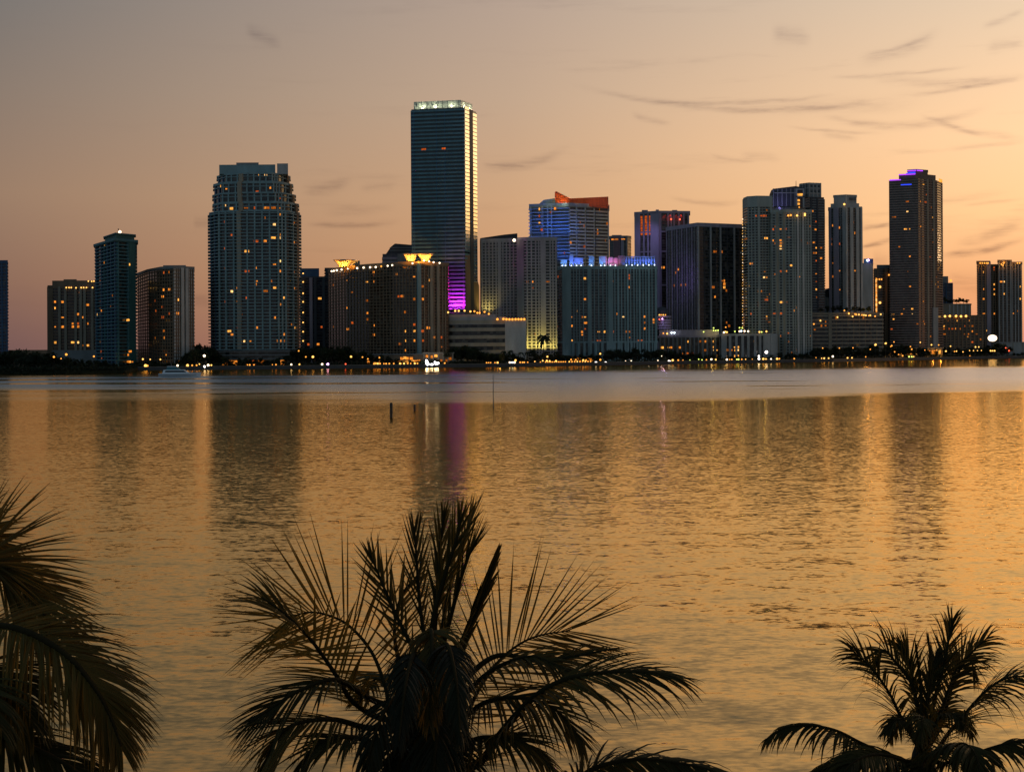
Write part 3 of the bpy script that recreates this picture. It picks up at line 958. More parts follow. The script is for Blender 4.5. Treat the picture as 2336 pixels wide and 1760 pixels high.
# --- striped drum with dark dome
d = 1650
b = Tower('domed_rotunda', 'small striped rotunda with dark dome squeezed beside the hotel', 'rotunda', [(1500, d), (1532, d)], 16)
p = P(1514, 752, d) - b.o
rr = 9.5
MB().lathe([(rr, -p.z * 0 - 14), (rr, b.z(1514, 728, d) - p.z)], 24).build('drum', M['g_dark'], b.r, (p.x, p.y + 9, p.z))
for v in (748, 742, 736, 730, 722):
    MB().lathe([(rr + .7, -1.1), (rr + .7, 1.1)], 24).build('floor_band', M['mauve'], b.r, (p.x, p.y + 9, b.z(1514, v, d)))
MB().lathe([(9.0, 0), (8.8, 3), (7.4, 6.6), (4.6, 9.2), (1, 10.4)], 24).build('dome', M['dark'], b.r, (p.x - 1, p.y + 10, b.z(1514, 719, d)), True)
for u, v, k in ((1504, 718, 'y'), (1508, 718, 'a'), (1513, 718, 'y'), (1518, 718, 'a'), (1504, 728, 'r'), (1511, 727, 'v')):
    b.lamp(u, v, d - 3, k, .9, 'wall_lamp')
lp = P(1512, 735, d - 22) - b.o
lightobj('POINT', b.r, lp, lp, (.5, .4, 1), 3200, 1.)

# --- dark office with white piers
d = 1690
b = Tower('office_building', 'dark square office with thin white piers beside the mauve tower', 'office', [(1521, d + 50), (1592, d), (1695, d + 22)], 40)
t = b.tier([(1521, d + 64), (1592, d), (1696, d + 28)], 30, b.z(1592, 513, d), M['g_dark'])
t.slabs(3.9, .8, .5, M['dark'], name='floor_band')
t.pier(0, (.02, .2, .36, .52, .68, .84), 1.3, 1.1, M['mauve'])
t.pier(0, (.1, .28, .44, .6, .76, .92), .8, .8, M['midgrey'])
t.pier(1, (.008, .275, .49, .795), 1.8, 1.5, M['grey'])
t.pier(1, (.14, .39, .64, .9), .7, .8, M['dark'])
t.roof(4.6, .9, M['mauve'])
b.block(1621, 1643, 510, 515, d + 16, 12, M['midgrey'])
t.lit_at(zp(6, [(485, 710, 'd'), (510, 700, 'o'), (845, 537, 'd'), (905, 535, 'd'), (820, 845, 'd'), (920, 805, 'o'), (920, 843, 'y'), (945, 880, 'd'), (838, 942, 'o'), (475, 835, 'd'), (535, 838, 'd'), (575, 838, 'd'), (940, 1185, 'd'), (960, 1190, 'd'), (930, 820, 'o'), (905, 805, 'd')]), w=3.2)
p = P(1535, 640, d - 10) - b.o
lightobj('SPOT', b.r, p, P(1555, 620, d + 40) - b.o, (.40, .28, 1), 15000, 2., angle=150, blend=1)

# --- colonnaded podium with pool deck
d = 1625
b = Tower('podium_building', 'long colonnaded podium with brightly lit pool deck on its roof', 'podium', [(1502, d), (1648, d), (1772, d - 8)], 40)
zt = b.z(1575, 768, d)
t = b.tier([(1502, d), (1644, d)], 40, zt, M['g_brown'])
t.pier(0, fr(15, .02, .98), 1.6, 1.2, M['midgrey'])
t.pier(0, fr(5, .1, .9), 3.0, .9, M['brown'])
t.roof(2.2, 1.4, M['mauve'])
MB().prism(offset(b.poly([(1503, d + 3), (1640, d + 3)], 30), 0), zt + 1, b.z(1575, 752, d)).build('deck_wall', M['mauve'], b.r)
t2 = b.tier([(1642, d - 12), (1660, d - 14), (1770, d - 14)], 40, b.z(1700, 764, d), M['g_dark'])
t2.pier(1, (.04, .17, .3, .42, .56, .66), 2.8, 1.4, M['grey'])
t2.pier(1, (.8, .95), 8, 1.5, M['grey'])
t2.pier(0, (.5,), 6, 1.2, M['grey'])
t2.roof(2.4, 1.0, M['grey'])
for tt in (t, t2):
    tt.fz, tt.fh, tt.th = 0, 3.4, .9
pts = zp(6, [(600, 1333, 'y'), (648, 1333, 'd'), (695, 1333, 'd'), (745, 1333, 'o'), (838, 1333, 'y'), (840, 1395, 'y'), (945, 1395, 'o'), (1045, 1395, 'y'), (1030, 1395, 'y'), (820, 1435, 'w'), (850, 1435, 'y'), (945, 1435, 'o'), (1045, 1432, 'w'), (1030, 1432, 'y'), (838, 1463, 'y'), (855, 1463, 'y'), (945, 1463, 'y'), (1045, 1463, 'y'), (1030, 1463, 'y'), (605, 1440, 'r'), (635, 1440, 'r'), (605, 1462, 'r'), (635, 1462, 'r'), (340, 1410, 'o'), (375, 1410, 'y'), (410, 1410, 'y'), (445, 1410, 'o'), (530, 1410, 'o'), (1205, 1327, 'y'), (1390, 1420, 'o'), (545, 1440, 'd'), (570, 1440, 'd'), (930, 1395, 'd'), (960, 1435, 'd'), (760, 1435, 'd'), (1205, 1345, 'd')])
t.lit_at([p for p in pts if p[0] < 1642], w=3.2, off=.35)
t2.lit_at([p for p in pts if p[0] >= 1642], w=3.2, off=.35)
for p in zp(6, [(930, 1257, 'y'), (918, 1262, 'w'), (945, 1260, 'y'), (1018, 1253, 'g'), (1060, 1252, 'w'), (1075, 1250, 'c'), (1105, 1250, 'w'), (1138, 1252, 'w'), (1240, 1258, 'y'), (1303, 1253, 'y'), (1260, 1258, 'g'), (735, 1257, 'g'), (825, 1245, 'g'), (845, 1245, 'g'), (865, 1243, 'g'), (370, 1270, 'a'), (405, 1273, 'y'), (445, 1265, 'c'), (470, 1265, 'c'), (1060, 1220, 'g'), (1085, 1222, 'g'), (825, 1222, 'g'), (935, 1215, 'a')]):
    b.lamp(p[0], p[1], d - (16 if p[0] > 1642 else 2), p[2], 1.25 if p[2] in 'wcy' else .95, 'deck_lamp')
for u in (1625, 1655, 1690, 1745):
    p = P(u, 757, d - 6) - b.o
    lightobj('POINT', b.r, p, p, (1, .8, .25), 900, .8)

# --- large grid tower, three stacked shapes
d = 1660
b = Tower('apartment_tower', 'massive grey-green grid tower with rounded left wing, cream balcony lights up its left edge', 'tower', [(1697, d), (1851, d)], 40)
f0 = [(1697, d + 26), (1706, d + 6), (1728, d), (1762, d + 3)]
t = b.tier(f0, 26, b.z(1730, 449, d), M['g_dark'])
t.slabs(3.3, 1.0, 1.1, M['greengrey'])
t.pier(2, (.1, .9), 2.6, 1.3, M['greengrey'])
t.pier(2, (.35, .55, .75), .7, 1.2, M['beige'])
t.pier(1, (.1, .45, .8), 1.2, 1.3, M['greengrey'])
zz = b.z(1730, 472, d)
MB().prism(offset(b.poly([(1698, d + 24), (1707, d + 5), (1728, d - 1), (1761, d + 2)], 20), .8), zz, t.z1 + 1.2).build('crown_wall', M['greengrey'], b.r)
ta = t
lits = zp(7, [(160, 575, 'o'), (145, 575, 'd'), (300, 577, 'y'), (370, 580, 'o'), (425, 580, 'o'), (425, 595, 'y'), (425, 610, 'o'), (425, 625, 'y'), (425, 640, 'o'), (425, 655, 'w'), (440, 610, 'o'), (440, 640, 'o'), (408, 640, 'd'), (368, 500, 'r'), (422, 500, 'o'), (468, 502, 'r'), (185, 762, 'o'), (500, 783, 'y'), (472, 832, 'o'), (425, 840, 'r'), (555, 865, 'o'), (165, 937, 'y'), (125, 937, 'o'), (290, 887, 'w'), (310, 887, 'o'), (247, 987, 'o'), (262, 990, 'd'), (600, 962, 'r'), (305, 1047, 'r'), (420, 1067, 'y'), (460, 1067, 'd'), (440, 1067, 'o'), (515, 1137, 'o'), (190, 1155, 'r'), (307, 1197, 'y'), (318, 1230, 'd'), (310, 1215, 'd'), (600, 1235, 'r'), (600, 1258, 'o'), (495, 1313, 'r'), (390, 1165, 'r'), (420, 1168, 'r'), (370, 1170, 'r'), (240, 400, 'r'), (260, 400, 'r'), (285, 400, 'r'), (305, 400, 'r'), (575, 590, 'r'), (480, 1380, 'd')])
t.lit_at([p for p in lits if p[0] < 1761], w=2.8, off=.6)
t.lit(14, [2], off=.6, k='d')
d2 = d - 4
f0 = [(1761, d2), (1808, d2 - 6), (1851, d2)]
t = b.tier(f0, 34, b.z(1806, 483, d2), M['g_dark'])
t.slabs(3.3, 1.0, 1.0, M['greengrey'])
t.pier(0, (.02, .2, .36, .52, .68, .84), 1.1, 1.3, M['greengrey'])
t.pier(0, (.28, .6), 2.4, 1.4, M['beige'])
t.pier(1, (.02, .14, .42, .7, .84, .98), 1.6, 1.3, M['greengrey'])
t.pier(1, (.28, .56), 2.4, 1.5, M['offwhite'])
t.roof(4, 1.2, M['greengrey'])
t.lit_at([p for p in lits if p[0] >= 1761], w=2.8, off=.6)
t.lit(14, off=.6, k='d')
for p in zp(7, [(500, 385, 'a'), (550, 388, 'y'), (612, 375, 'y'), (612, 385, 'y'), (480, 388, 'a')]):
    b.lamp(p[0], p[1], d2 - 8, p[2], 1.4)
for i in range(38):
    u, v = 1694.3 - (i % 3) * .3, 500 + i * 6.6
    b.lamp(u, v, d + 24, 'y' if i % 3 else 'w', .5, 'balcony_lamp')
b.block(1688.5, 1699, 575, 577, d + 22, 4, M['offwhite'], 'balcony')

# --- twin towers rising behind it
d = 1760
b = Tower('apartment_tower', 'dark tower with slanted blue-violet crown rising behind the grey-green grid tower', 'tower', [(1762, d), (1838, d)], 30)
t = b.tier([(1762, d + 8), (1770, d), (1816, d - 2), (1837, d + 6)], 26, b.z(1800, 470, d), M['g_dark'])
t.slabs(3.3, .9, .6, M['midgrey'])
x = lambda u: XY(u, d, 450)[0] - b.o.x
pr = [(1762, 440), (1766, 430), (1816, 424), (1837, 428), (1837, 471), (1762, 471)]
mb = MB()
n = len(pr)
mb.v = [(x(u), d - b.o.y + 2, b.z(u, v, d)) for u, v in pr] + [(x(u), d - b.o.y + 20, b.z(u, v, d)) for u, v in pr]
mb.f = [tuple(range(n - 1, -1, -1)), tuple(range(n, 2 * n))] + [(i, (i + 1) % n, n + (i + 1) % n, n + i) for i in range(n)]
mb.build('roof_crown', M['dark'], b.r)
for u in (1764, 1774, 1784, 1794, 1804, 1813):
    b.block(u - 1.2, u + 1.2, 430, 474, d + .9, 1, M['midgrey'], 'crown_rib')
for u0, u1, v0, v1 in ((1815, 1835, 430, 433), (1815, 1835, 447, 450), (1815, 1819, 433, 474), (1831, 1835, 433, 474), (1766, 1815, 439, 441)):
    b.block(u0, u1, v0, v1, d + .6, 1, M['grey'], 'crown_rib')
t.fz = b.z(1800, 474, d)
o = MB().box((0, 0, 0), (3.4, .3, 1.4)).build('window', L['y'], b.r, P(1825, 444, d + 1) - b.o)
for v in (457, 465, 473):
    MB().box((0, 0, 0), (2.4, .3, 1.2)).build('window', L['y'], b.r, P(1820, v, d + 1) - b.o)
p = P(1785, 470, d - 16) - b.o
lightobj('SPOT', b.r, p, p + Vector((0, 18, 14)), (.35, .3, 1), 6000, 1., angle=130, blend=1)
MB().lathe([(.4, 0), (.25, 7)], 6).build('mast', M['dark'], b.r, P(1816, 425, d + 8) - b.o)

d = 1780
b = Tower('apartment_tower', 'grey stepped tower rising highest behind the right side of the grey-green grid tower', 'tower', [(1824, d), (1882, d)], 30)
t = b.tier([(1829, d + 20), (1848, d), (1881, d + 6)], 24, b.z(1860, 449, d), M['g_dark'])
t.slabs(3.3, 1.1, 1.0, M['midgrey'])
t.pier(1, (.08, .5), 2.4, 1.3, M['dark'])
t.pier(1, (.32,), 5, .5, M['dark'])
t.lit_at(zp(7, [(700, 445, 'r'), (710, 498, 'o'), (680, 608, 'o'), (705, 640, 'y'), (708, 687, 'o'), (748, 720, 'o'), (748, 650, 'd'), (710, 745, 'r'), (708, 843, 'o'), (708, 965, 'y'), (712, 1025, 'd'), (705, 905, 'r'), (665, 355, 'o'), (668, 383, 'o'), (680, 690, 'd')]), w=3.0, off=1.1)
t2 = b.tier([(1825, d + 14), (1846, d + 2), (1874, d + 8)], 20, b.z(1850, 416, d), M['midgrey'], z0=t.z1, name='roof_crown')
t2.fz = t2.z0
t2.pier(1, (.05, .36, .66, .97), 1.4, .8, M['grey'])
t2.pier(0, (.2, .5, .8), 1.0, .7, M['dark'])
for v in (419, 428, 440):
    MB().prism(offset(t2.p, .5), b.z(1850, v, d) - .8, b.z(1850, v, d) + .8).build('floor_band', M['grey'], b.r)
for f in (.2, .5, .8):
    a, dd, nn, ln = t2.seg(1)
    for v in (424, 436):
        c = a + dd * (ln * f) + nn * .15
        o = MB().box((0, 0, 0), (1.6, .2, 1.7)).build('window', M['g_dark'], b.r, (c.x, c.y, b.z(1850, v, d)))

# --- cream stepped-crown tower
d = 1770
b = Tower('apartment_tower', 'slender pale tower with stepped crown and vertical ribs, alone right of the grid towers', 'tower', [(1890, d + 10), (1929, d), (1967, d + 10)], 34)
t = b.tier([(1891, d + 16), (1930, d), (1967, d + 10)], 28, b.z(1930, 472, d), M['g_dark'])
t.slabs(3.4, .5, .15, M['midgrey'], name='floor_band')
t.pier(0, (.06, .14), 1.4, .9, M['mauve'])
t.pier(0, (.47,), 7.0, 1.3, M['mauve'])
t.pier(0, (.92,), 4.0, 1.3, M['grey'])
t.pier(1, (.04, .3, .39, .67, .76), 2.3, 1.2, M['offwhite'])
t.pier(1, (.95,), 2.6, 1.3, M['offwhite'])
t.pier(0, (.3, .7), .8, .7, M['midgrey'])
t.roof(2, .6, M['grey'])
t.lit_at(zp(7, [(882, 360, 'o'), (982, 403, 'o'), (888, 485, 'o'), (835, 470, 'o'), (982, 465, 'y'), (942, 535, 'w'), (984, 535, 'o'), (1018, 517, 'o'), (985, 590, 'o'), (985, 605, 'd'), (892, 610, 'r'), (945, 670, 'y'), (980, 670, 'y'), (893, 827, 'o'), (833, 755, 'd'), (944, 852, 'o'), (1018, 830, 'o'), (984, 882, 'o'), (1057, 947, 'o'), (982, 987, 'y'), (890, 985, 'o'), (1022, 1045, 'o'), (945, 1070, 'o'), (835, 880, 'd'), (825, 625, 'd'), (1005, 430, 'd'), (825, 565, 'r')]), w=2.4, off=.3)
z1 = b.z(1930, 462, d)
t1 = b.tier([(1896, d + 14), (1930, d + 3), (1961, d + 11)], 24, z1, M['grey'], z0=t.z1, name='roof_crown')
t2 = b.tier([(1903, d + 12), (1930, d + 5), (1955, d + 11)], 20, b.z(1930, 444, d), M['grey'], z0=z1, name='roof_crown')
t2.pier(1, (.05, .95), 1.2, .6, M['offwhite'])
t2.roof(1.2, .7, M['offwhite'])
for u in (1926,):
    b.lamp(u, 466, d - 2, 'y', 1.6)
for v in (451, 454):
    b.block(1936, 1954, v, v + 1.4, d + 6.5, 1, M['dark'], 'vent_louvre')

# --- white slab with blue sign
d = 1840
b = Tower('hotel_slab', 'blank pale grey slab with a small blue-lit sign box on top', 'tower', [(1967, d), (1993, d)], 24)
t = b.tier([(1967, d), (1992, d)], 24, b.z(1980, 601, d), M['offwhite'])
t.pier(0, (.03, .97), .8, .3, M['grey'])
t.roof(1, .3, M['grey'])
b.block(1970, 1992, 590, 601, d + 1, 10, M['blue'], 'sign_box')
b.lamp(1981, 593.5, d - 1, 'v', 1.6, 'sign_lamp')
b.lamp(1979, 594, d - 1, 'c', 1.6, 'sign_lamp')
p = P(1982, 594, d - 5) - b.o
lightobj('POINT', b.r, p, p, (.15, .2, 1), 160, .5)

# --- dark block with yellow-lit stair strips
d = 1860
b = Tower('apartment_block', 'dark block with yellow-lit vertical strips left of the brown banded tower', 'apartment block', [(1993, d), (2034, d)], 30)
t = b.tier([(1993, d), (2036, d)], 30, b.z(2010, 612, d), M['g_brown'])
t.slabs(3.4, .8, .4, M['brown'])
t.pier(0, (.05, .21, .62, .7), 1.8, 1.0, M['brown'])
b.block(2000, 2034, 604, 612, d + 8, 14, M['midgrey'])
for i in range(21):
    z = b.z(2010, 637 + i * 3.6, d)
    t.win(0, .13, z, 3.6, 4.0, 'w' if i % 3 == 1 else 'o', .5)
    t.win(0, .66, z, 2.4, 4.6, 'd', .5)
for p in zp(7, [(1207, 953), (1207, 1078)]):
    b.lamp(p[0], p[1], d - 2, 'y', 1.9, 'wall_lamp')
for v in (890, 892):
    pass
for u in (2000, 2006, 2011):
    b.lamp(u, 637, d - 1, 'a', 1.2, 'wall_lamp')
b.lamp(2028, 627, d - 2, 'a', 1.4, 'wall_lamp')

# --- long striped garage with roof garden
d = 1725
b = Tower('parking_podium', 'long low garage with pale horizontal stripes and lamplit roof garden', 'parking garage', [(1851, d), (2014, d + 10)], 40)
t = b.tier([(1851, d), (1895, d), (2014, d + 6)], 40, b.z(1930, 715, d), M['g_dark'])
t.slabs(4.8, 1.7, .6, M['cream'], name='floor_band')
t.pier(0, (.95,), 4.0, 1.2, M['beige'])
t.pier(1, fr(9, .1, .99), .8, .4, M['brown'])
t.roof(2.2, .8, M['beige'])
t.lit(10, k='d', off=.4)
for p in zp(7, [(870, 1193), (925, 1140), (960, 1160), (990, 1187), (1010, 1168), (1040, 1172), (1065, 1175), (1095, 1178), (1130, 1178), (1168, 1185), (1213, 1170), (960, 1165), (1020, 1172), (1080, 1176), (1120, 1180), (735, 1220), (683, 1247)]):
    b.lamp(p[0], p[1], d - 2, 'a' if b.rng.random() < .7 else 'y', 1.15, 'garden_lamp')
p = P(1978, 712, d + 6) - b.o
lightobj('POINT', b.r, (p.x, p.y, p.z + 2), p, (1, .5, .1), 2600, 1.)
ROOF_GARDEN = (d + 12, t.z1 + GZ + 1.3)
# small pale hall with dark barrel roof behind the garage
d = 1800
b = Tower('roof_hall', 'small pale hall with a dark barrel roof at the foot of the slender pale tower', 'hall', [(1869, d), (1920, d)], 24)
t = b.tier([(1870, d), (1921, d)], 24, b.z(1890, 679, d), M['offwhite'])
t.pier(0, fr(8, .03, .97), 1.2, .7, M['grey'])
t.roof(1.4, .5, M['grey'])
mb = MB()
x0, x1 = XY(1883, d)[0] - b.o.x, XY(1911, d)[0] - b.o.x
zb_, zt_ = b.z(1890, 679, d) + .8, b.z(1890, 656, d)
k = 12
for yy in (d + 4 - b.o.y, d + 20 - b.o.y):
    for i in range(k + 1):
        w = math.pi * i / k
        mb.v.append(((x0 + x1) / 2 - (x1 - x0) / 2 * math.cos(w), yy, zb_ + (zt_ - zb_) * math.sin(w) ** .8))
mb.f = [tuple(range(k, -1, -1)), tuple(range(k + 1, 2 * k + 2))] + [(i, i + 1, k + 2 + i, k + 1 + i) for i in range(k)]
mb.build('barrel_roof', M['dark'], b.r)
for p in zp(7, [(838, 1040), (872, 1040), (905, 1045)]):
    b.lamp(p[0], p[1], d - 2, 'a', 1.3, 'wall_lamp')

# --- tall brown banded tower
d = 1830
b = Tower('apartment_tower', 'tall brown banded tower with purple-lit roof edge at right', 'tower', [(2030, d + 14), (2095, d), (2150, d + 30)], 40)
f0 = [(2031, d + 12), (2088, d), (2096, d), (2109, d + 10), (2137, d + 22), (2150, d + 44)]
zt = b.z(2092, 407, d)
t = b.tier(f0, 26, zt, M['g_brown'])
t.slabs(3.25, 1.4, 1.0, M['brownband'])
t.pier(2, (.5,), 1.4, 1.4, M['brown'])
t.pier(3, (.25, .75), 3.0, 1.4, M['beige'])
t.pier(3, (.1, .5, .9), .8, 1.2, M['brown'])
t.pier(4, (.08, .92), .9, 1.3, M['brown'])
zbw = b.z(2128, 700, d)
t.pier(3, (.82,), 9, 1.8, M['grey'], z0=2, z1=zbw)
t.lit_at(zp(8, [(492, 203, 'y'), (515, 275, 'r'), (510, 338, 'r'), (470, 340, 'o'), (380, 340, 'd'), (367, 410, 'w'), (270, 447, 'd'), (280, 447, 'd'), (565, 455, 'y'), (473, 520, 'o'), (353, 548, 'y'), (391, 546, 'y'), (567, 540, 'o'), (567, 550, 'o'), (313, 668, 'd'), (387, 743, 'o'), (543, 760, 'r'), (600, 857, 'y'), (570, 958, 'y'), (600, 975, 'o'), (375, 870, 'd'), (382, 975, 'o'), (600, 940, 'o'), (485, 1098, 'o'), (403, 1150, 'y'), (345, 1158, 'o'), (407, 1187, 'w'), (328, 1192, 'o'), (262, 1225, 'y'), (270, 1192, 'd'), (200, 1287, 'o'), (252, 1303, 'r'), (497, 1270, 'o'), (440, 1265, 'd'), (490, 600, 'd'), (560, 640, 'd'), (490, 1240, 'd'), (590, 905, 'd'), (575, 870, 'd')]), w=2.6, off=.7)
t.lit(12, [3, 4], off=.7, k='d')
# stepped roof with purple strips
t1 = b.tier([(2052, d + 10), (2090, d + 2), (2112, d + 12), (2136, d + 24)], 22, b.z(2092, 395, d), M['darkbrown'], z0=zt, name='roof_crown')
t2 = b.tier([(2072, d + 9), (2092, d + 4), (2118, d + 14)], 20, b.z(2092, 386, d), M['darkbrown'], z0=t1.z1, name='roof_crown')
t2.roof(1.0, .5, M['midgrey'])
PURP = glow('strip_purple', (.45, .05, 1), 1.6)
BLUE = glow('strip_blue', (.03, .07, 1), 1.5)
for tt, sg, fa, fb, zz, mm in ((t2, 0, .0, 1, t2.z1 - 1.2, PURP), (t2, 1, .0, .5, t2.z1 - 1.2, PURP), (t1, 0, .0, 1, t1.z1 - 1.0, PURP), (t1, 0, .45, 1.0, t1.z1 + .4, BLUE), (t, 0, .0, .45, zt - .9, PURP), (t, 0, .45, .88, zt - 7.6, BLUE), (t2, 0, .1, .9, t2.z1 - 3.4, BLUE)):
    a, dd, nn, ln = tt.seg(sg)
    c = a + dd * (ln * (fa + fb) / 2) + nn * 1.2
    o = MB().box((0, 0, 0), (ln * (fb - fa) / 2, .2, .55)).build('light_strip', mm, b.r, (c.x, c.y, zz))
    o.rotation_euler = (0, 0, math.atan2(dd.y, dd.x))
a, dd, nn, ln = t.seg(4)
o = MB().box((0, 0, 0), (7, .3, 2.0)).build('light_strip', L['y'], b.r, (a.x + dd.x * ln * .6 + nn.x * 1.4, a.y + dd.y * ln * .6 + nn.y * 1.4, zt + 1.0))
o.rotation_euler = (0, 0, math.atan2(dd.y, dd.x))
tp = b.tier([(1996, d - 20), (2150, d - 20)], 18, 12, M['beige'], name='podium')
tp.pier(0, fr(13, .02, .98), 2.0, 1.2, M['brown'])
tp.roof(1.4, 1, M['beige'])
for f, k in ((.05, 'o'), (.1, 'y'), (.22, 'o'), (.27, 'd'), (.37, 'o'), (.47, 'd'), (.52, 'o'), (.58, 'y'), (.72, 'd'), (.82, 'o'), (.88, 'o'), (.96, 'y')):
    tp.win(0, f, 7.0, 5, 5, k, .3)
for u in (2010, 2050, 2080, 2128, 2146):
    p = P(u, 790, d - 26) - b.o
    lightobj('POINT', b.r, (p.x, p.y, 6), (p.x, p.y, 0), (1, .5, .1), 1000, .6)

# --- things right of it
d = 2020
b = Tower('office_building', 'small blue-glass tower peeking out right of the brown banded tower', 'office', [(2150, d), (2173, d)], 20)
t = b.tier([(2140, d), (2173, d)], 20, b.z(2160, 645, d), M['g_blue'])
t.slabs(4, .6, .3, M['blue'], name='floor_band')
t.pier(0, (.35, .55, .98), 1.6, .8, M['blue'])
b.block(2140, 2163, 630, 645, d + 4, 12, M['midgrey'])
b.lamp(2169, 640, d + 3, 'a', 2.0)
d = 1980
b = Tower('low_block', 'low beige block with a dark planted roof below the small blue tower', 'building', [(2150, d), (2215, d)], 24)
t = b.tier([(2140, d), (2215, d)], 24, b.z(2180, 694, d), M['beige'])
t.pier(0, fr(6, .35, .95), 1.6, .5, M['offwhite'])
t.roof(1.6, .6, M['beige'])
BEIGE_ROOF = (d + 6, t.z1 + GZ + .8)
d = 1890
b = Tower('podium_building', 'brown windowed podium with a row of roof lamps right of the brown banded tower', 'podium', [(2144, d), (2245, d)], 34)
t = b.tier([(2146, d), (2243, d)], 34, b.z(2200, 720, d), M['g_brown'])
t.slabs(3.6, 1.4, .5, M['brown'], name='floor_band')
t.pier(0, fr(11, .03, .97), 2.0, .8, M['brown'])
t.roof(1.4, .8, M['brown'])
t.lit_at(zp(8, [(750, 1237, 'y'), (845, 1240, 'o'), (807, 1275, 'r'), (865, 1315, 'o'), (705, 1308, 'r'), (725, 1308, 'o'), (820, 1360, 'o'), (867, 1395, 'r'), (628, 1275, 'y'), (625, 1360, 'o'), (690, 1308, 'r'), (640, 1290, 'd'), (660, 1350, 'd'), (800, 1276, 'r'), (850, 1275, 'd')]), w=3.2, off=.4)
t.lit(20, k='d', off=.4)
for p in zp(8, [(622, 1203), (653, 1205), (690, 1203), (737, 1203), (775, 1205), (813, 1203)]):
    b.lamp(p[0], p[1], d - 2, 'y', 1.9)
d = 1960
b = Tower('apartment_tower', 'brown-grey ribbed tower with orange-lit roof corners near the right edge', 'tower', [(2229, d), (2332, d)], 34)
for u0, u1, v, dd in ((2229, 2258, 597, 4), (2258, 2277, 604, 10), (2277, 2307, 595, 0), (2307, 2331, 599, 6)):
    t = b.tier([(u0, d + dd), (u1, d + dd)], 30, b.z(u0, v, d), M['g_brown'])
    t.slabs(3.4, .8, .5, M['brown'])
    t.pier(0, fr(4, .06, .94), 1.5, 1.1, M['brown'] if u0 < 2277 else M['grey'])
    if u0 == 2229:
        t.pier(0, (.9,), 5.5, 1.4, M['mauve'])
    t.roof(2.4, .9, M['brown'])
    t.lit_at([p for p in zp(8, [(948, 862, 'y'), (1033, 840, 'r'), (1033, 850, 'r'), (1032, 960, 'y'), (1100, 943, 'w'), (1090, 943, 'o'), (1032, 1000, 'o'), (1032, 1030, 'y'), (957, 998, 'o'), (1102, 1030, 'y'), (952, 1078, 'o'), (1105, 1072, 'o'), (1225, 985, 'y'), (1222, 1078, 'y'), (1033, 1182, 'o'), (945, 1192, 'o'), (1190, 1212, 'o'), (1160, 1178, 'o'), (960, 1305, 'y'), (1100, 797, 'o'), (1205, 1157, 'd'), (1165, 1180, 'd'), (1215, 1190, 'o')]) if u0 <= p[0] < u1], w=3., off=.6)
for u in (2236, 2241, 2246, 2251, 2254, 2290, 2321, 2326):
    b.lamp(u, 600, d - 2, 'a', 1.3)
for u in (2240, 2290, 2320):
    p = P(u, 602, d - 5) - b.o
    lightobj('POINT', b.r, p, p, (1, .4, .06), 1500, .6)
d = 1920
b = Tower('low_block', 'low grey block with a glowing white billboard at the right edge', 'building', [(2250, d), (2345, d)], 20)
t = b.tier([(2262, d), (2380, d)], 20, b.z(2300, 781, d), M['grey'])
t.pier(0, fr(6, .05, .95), 1.0, .5, M['beige'])
t.roof(1.0, .5, M['grey'])
MB().box((0, 0, 0), (.4, .4, 7)).build('sign_post', M['dark'], b.r, P(2264, 780, d - 6) - b.o)
MB().box((0, 0, 0), (7, .5, 5)).build('billboard', M['dark'], b.r, P(2264, 771, d - 6) - b.o)
MB().lathe([(.1, -.12), (4.6, -.1), (4.6, .1), (.1, .12)], 20).build('lit_sign_panel', LAMP['w'], b.r, P(2264, 771, d - 7) - b.o).rotation_euler = (math.pi / 2, 0, 0)
bpy.data.objects['lit_sign_panel'].scale = (1.35, .95, 1)
for u, k in ((2294, 'o'), (2300, 'r')):
    p = P(u, 797, d) - b.o
    t.win(0, (u - 2262) / 118, p.z, 5, 4, k, .5)
# ================================================================== FAR SHORE
rnd = random.Random(5)
def struct(o):
    o['kind'] = 'structure'
    return o

# ground of the far shore, one sheet out to the horizon
pts = [XY(u, d, 840) for u, d in SHORE]
gm = MB()
land = [(-40000, pts[0][1] - 60)] + pts + [(40000, pts[-1][1] + 600), (40000, 45000), (-40000, 45000)]
gm.prism(land, -2, GZ)
gmat = surf('park_ground', (.030, .034, .020), rough=.95, spec=.1, var=.5, scale=.05, stretch=(1, 1, 1))
struct(gm.build('ground', gmat))
# near bank under the camera
nb = MB().prism([(-400, -300), (400, -300), (400, 46), (150, 52), (20, 49), (-120, 53), (-400, 47)], -2, 1.6)
struct(nb.build('ground', surf('bank_ground', (.045, .042, .026), rough=.95, spec=.1, var=.5, scale=.4, stretch=(1, 1, 1))))

# seawall with coping along the promenade
sw = thing('seawall', 'long low pale concrete seawall edging the far waterfront', 'seawall', (0, pts[5][1], 0))
o0 = Vector(sw.location)
wl = [(u, d) for u, d in SHORE if u >= 315]
me, mc = MB(), MB()
wp = [Vector(XY(u, d, 840)) for u, d in wl]
front = [(p.x - o0.x, p.y - o0.y - 1.2) for p in wp]
backp = [(p.x - o0.x, p.y - o0.y - .2) for p in wp][::-1]
me.prism(front + backp, -1.5, 2.9)
front2 = [(p.x - o0.x, p.y - o0.y - 1.5) for p in wp]
backp2 = [(p.x - o0.x, p.y - o0.y + .1) for p in wp][::-1]
mc.prism(front2 + backp2, 2.9, 3.3)
me.build('wall_face', M['dark'], sw)
mc.build('coping', M['seawall'], sw)

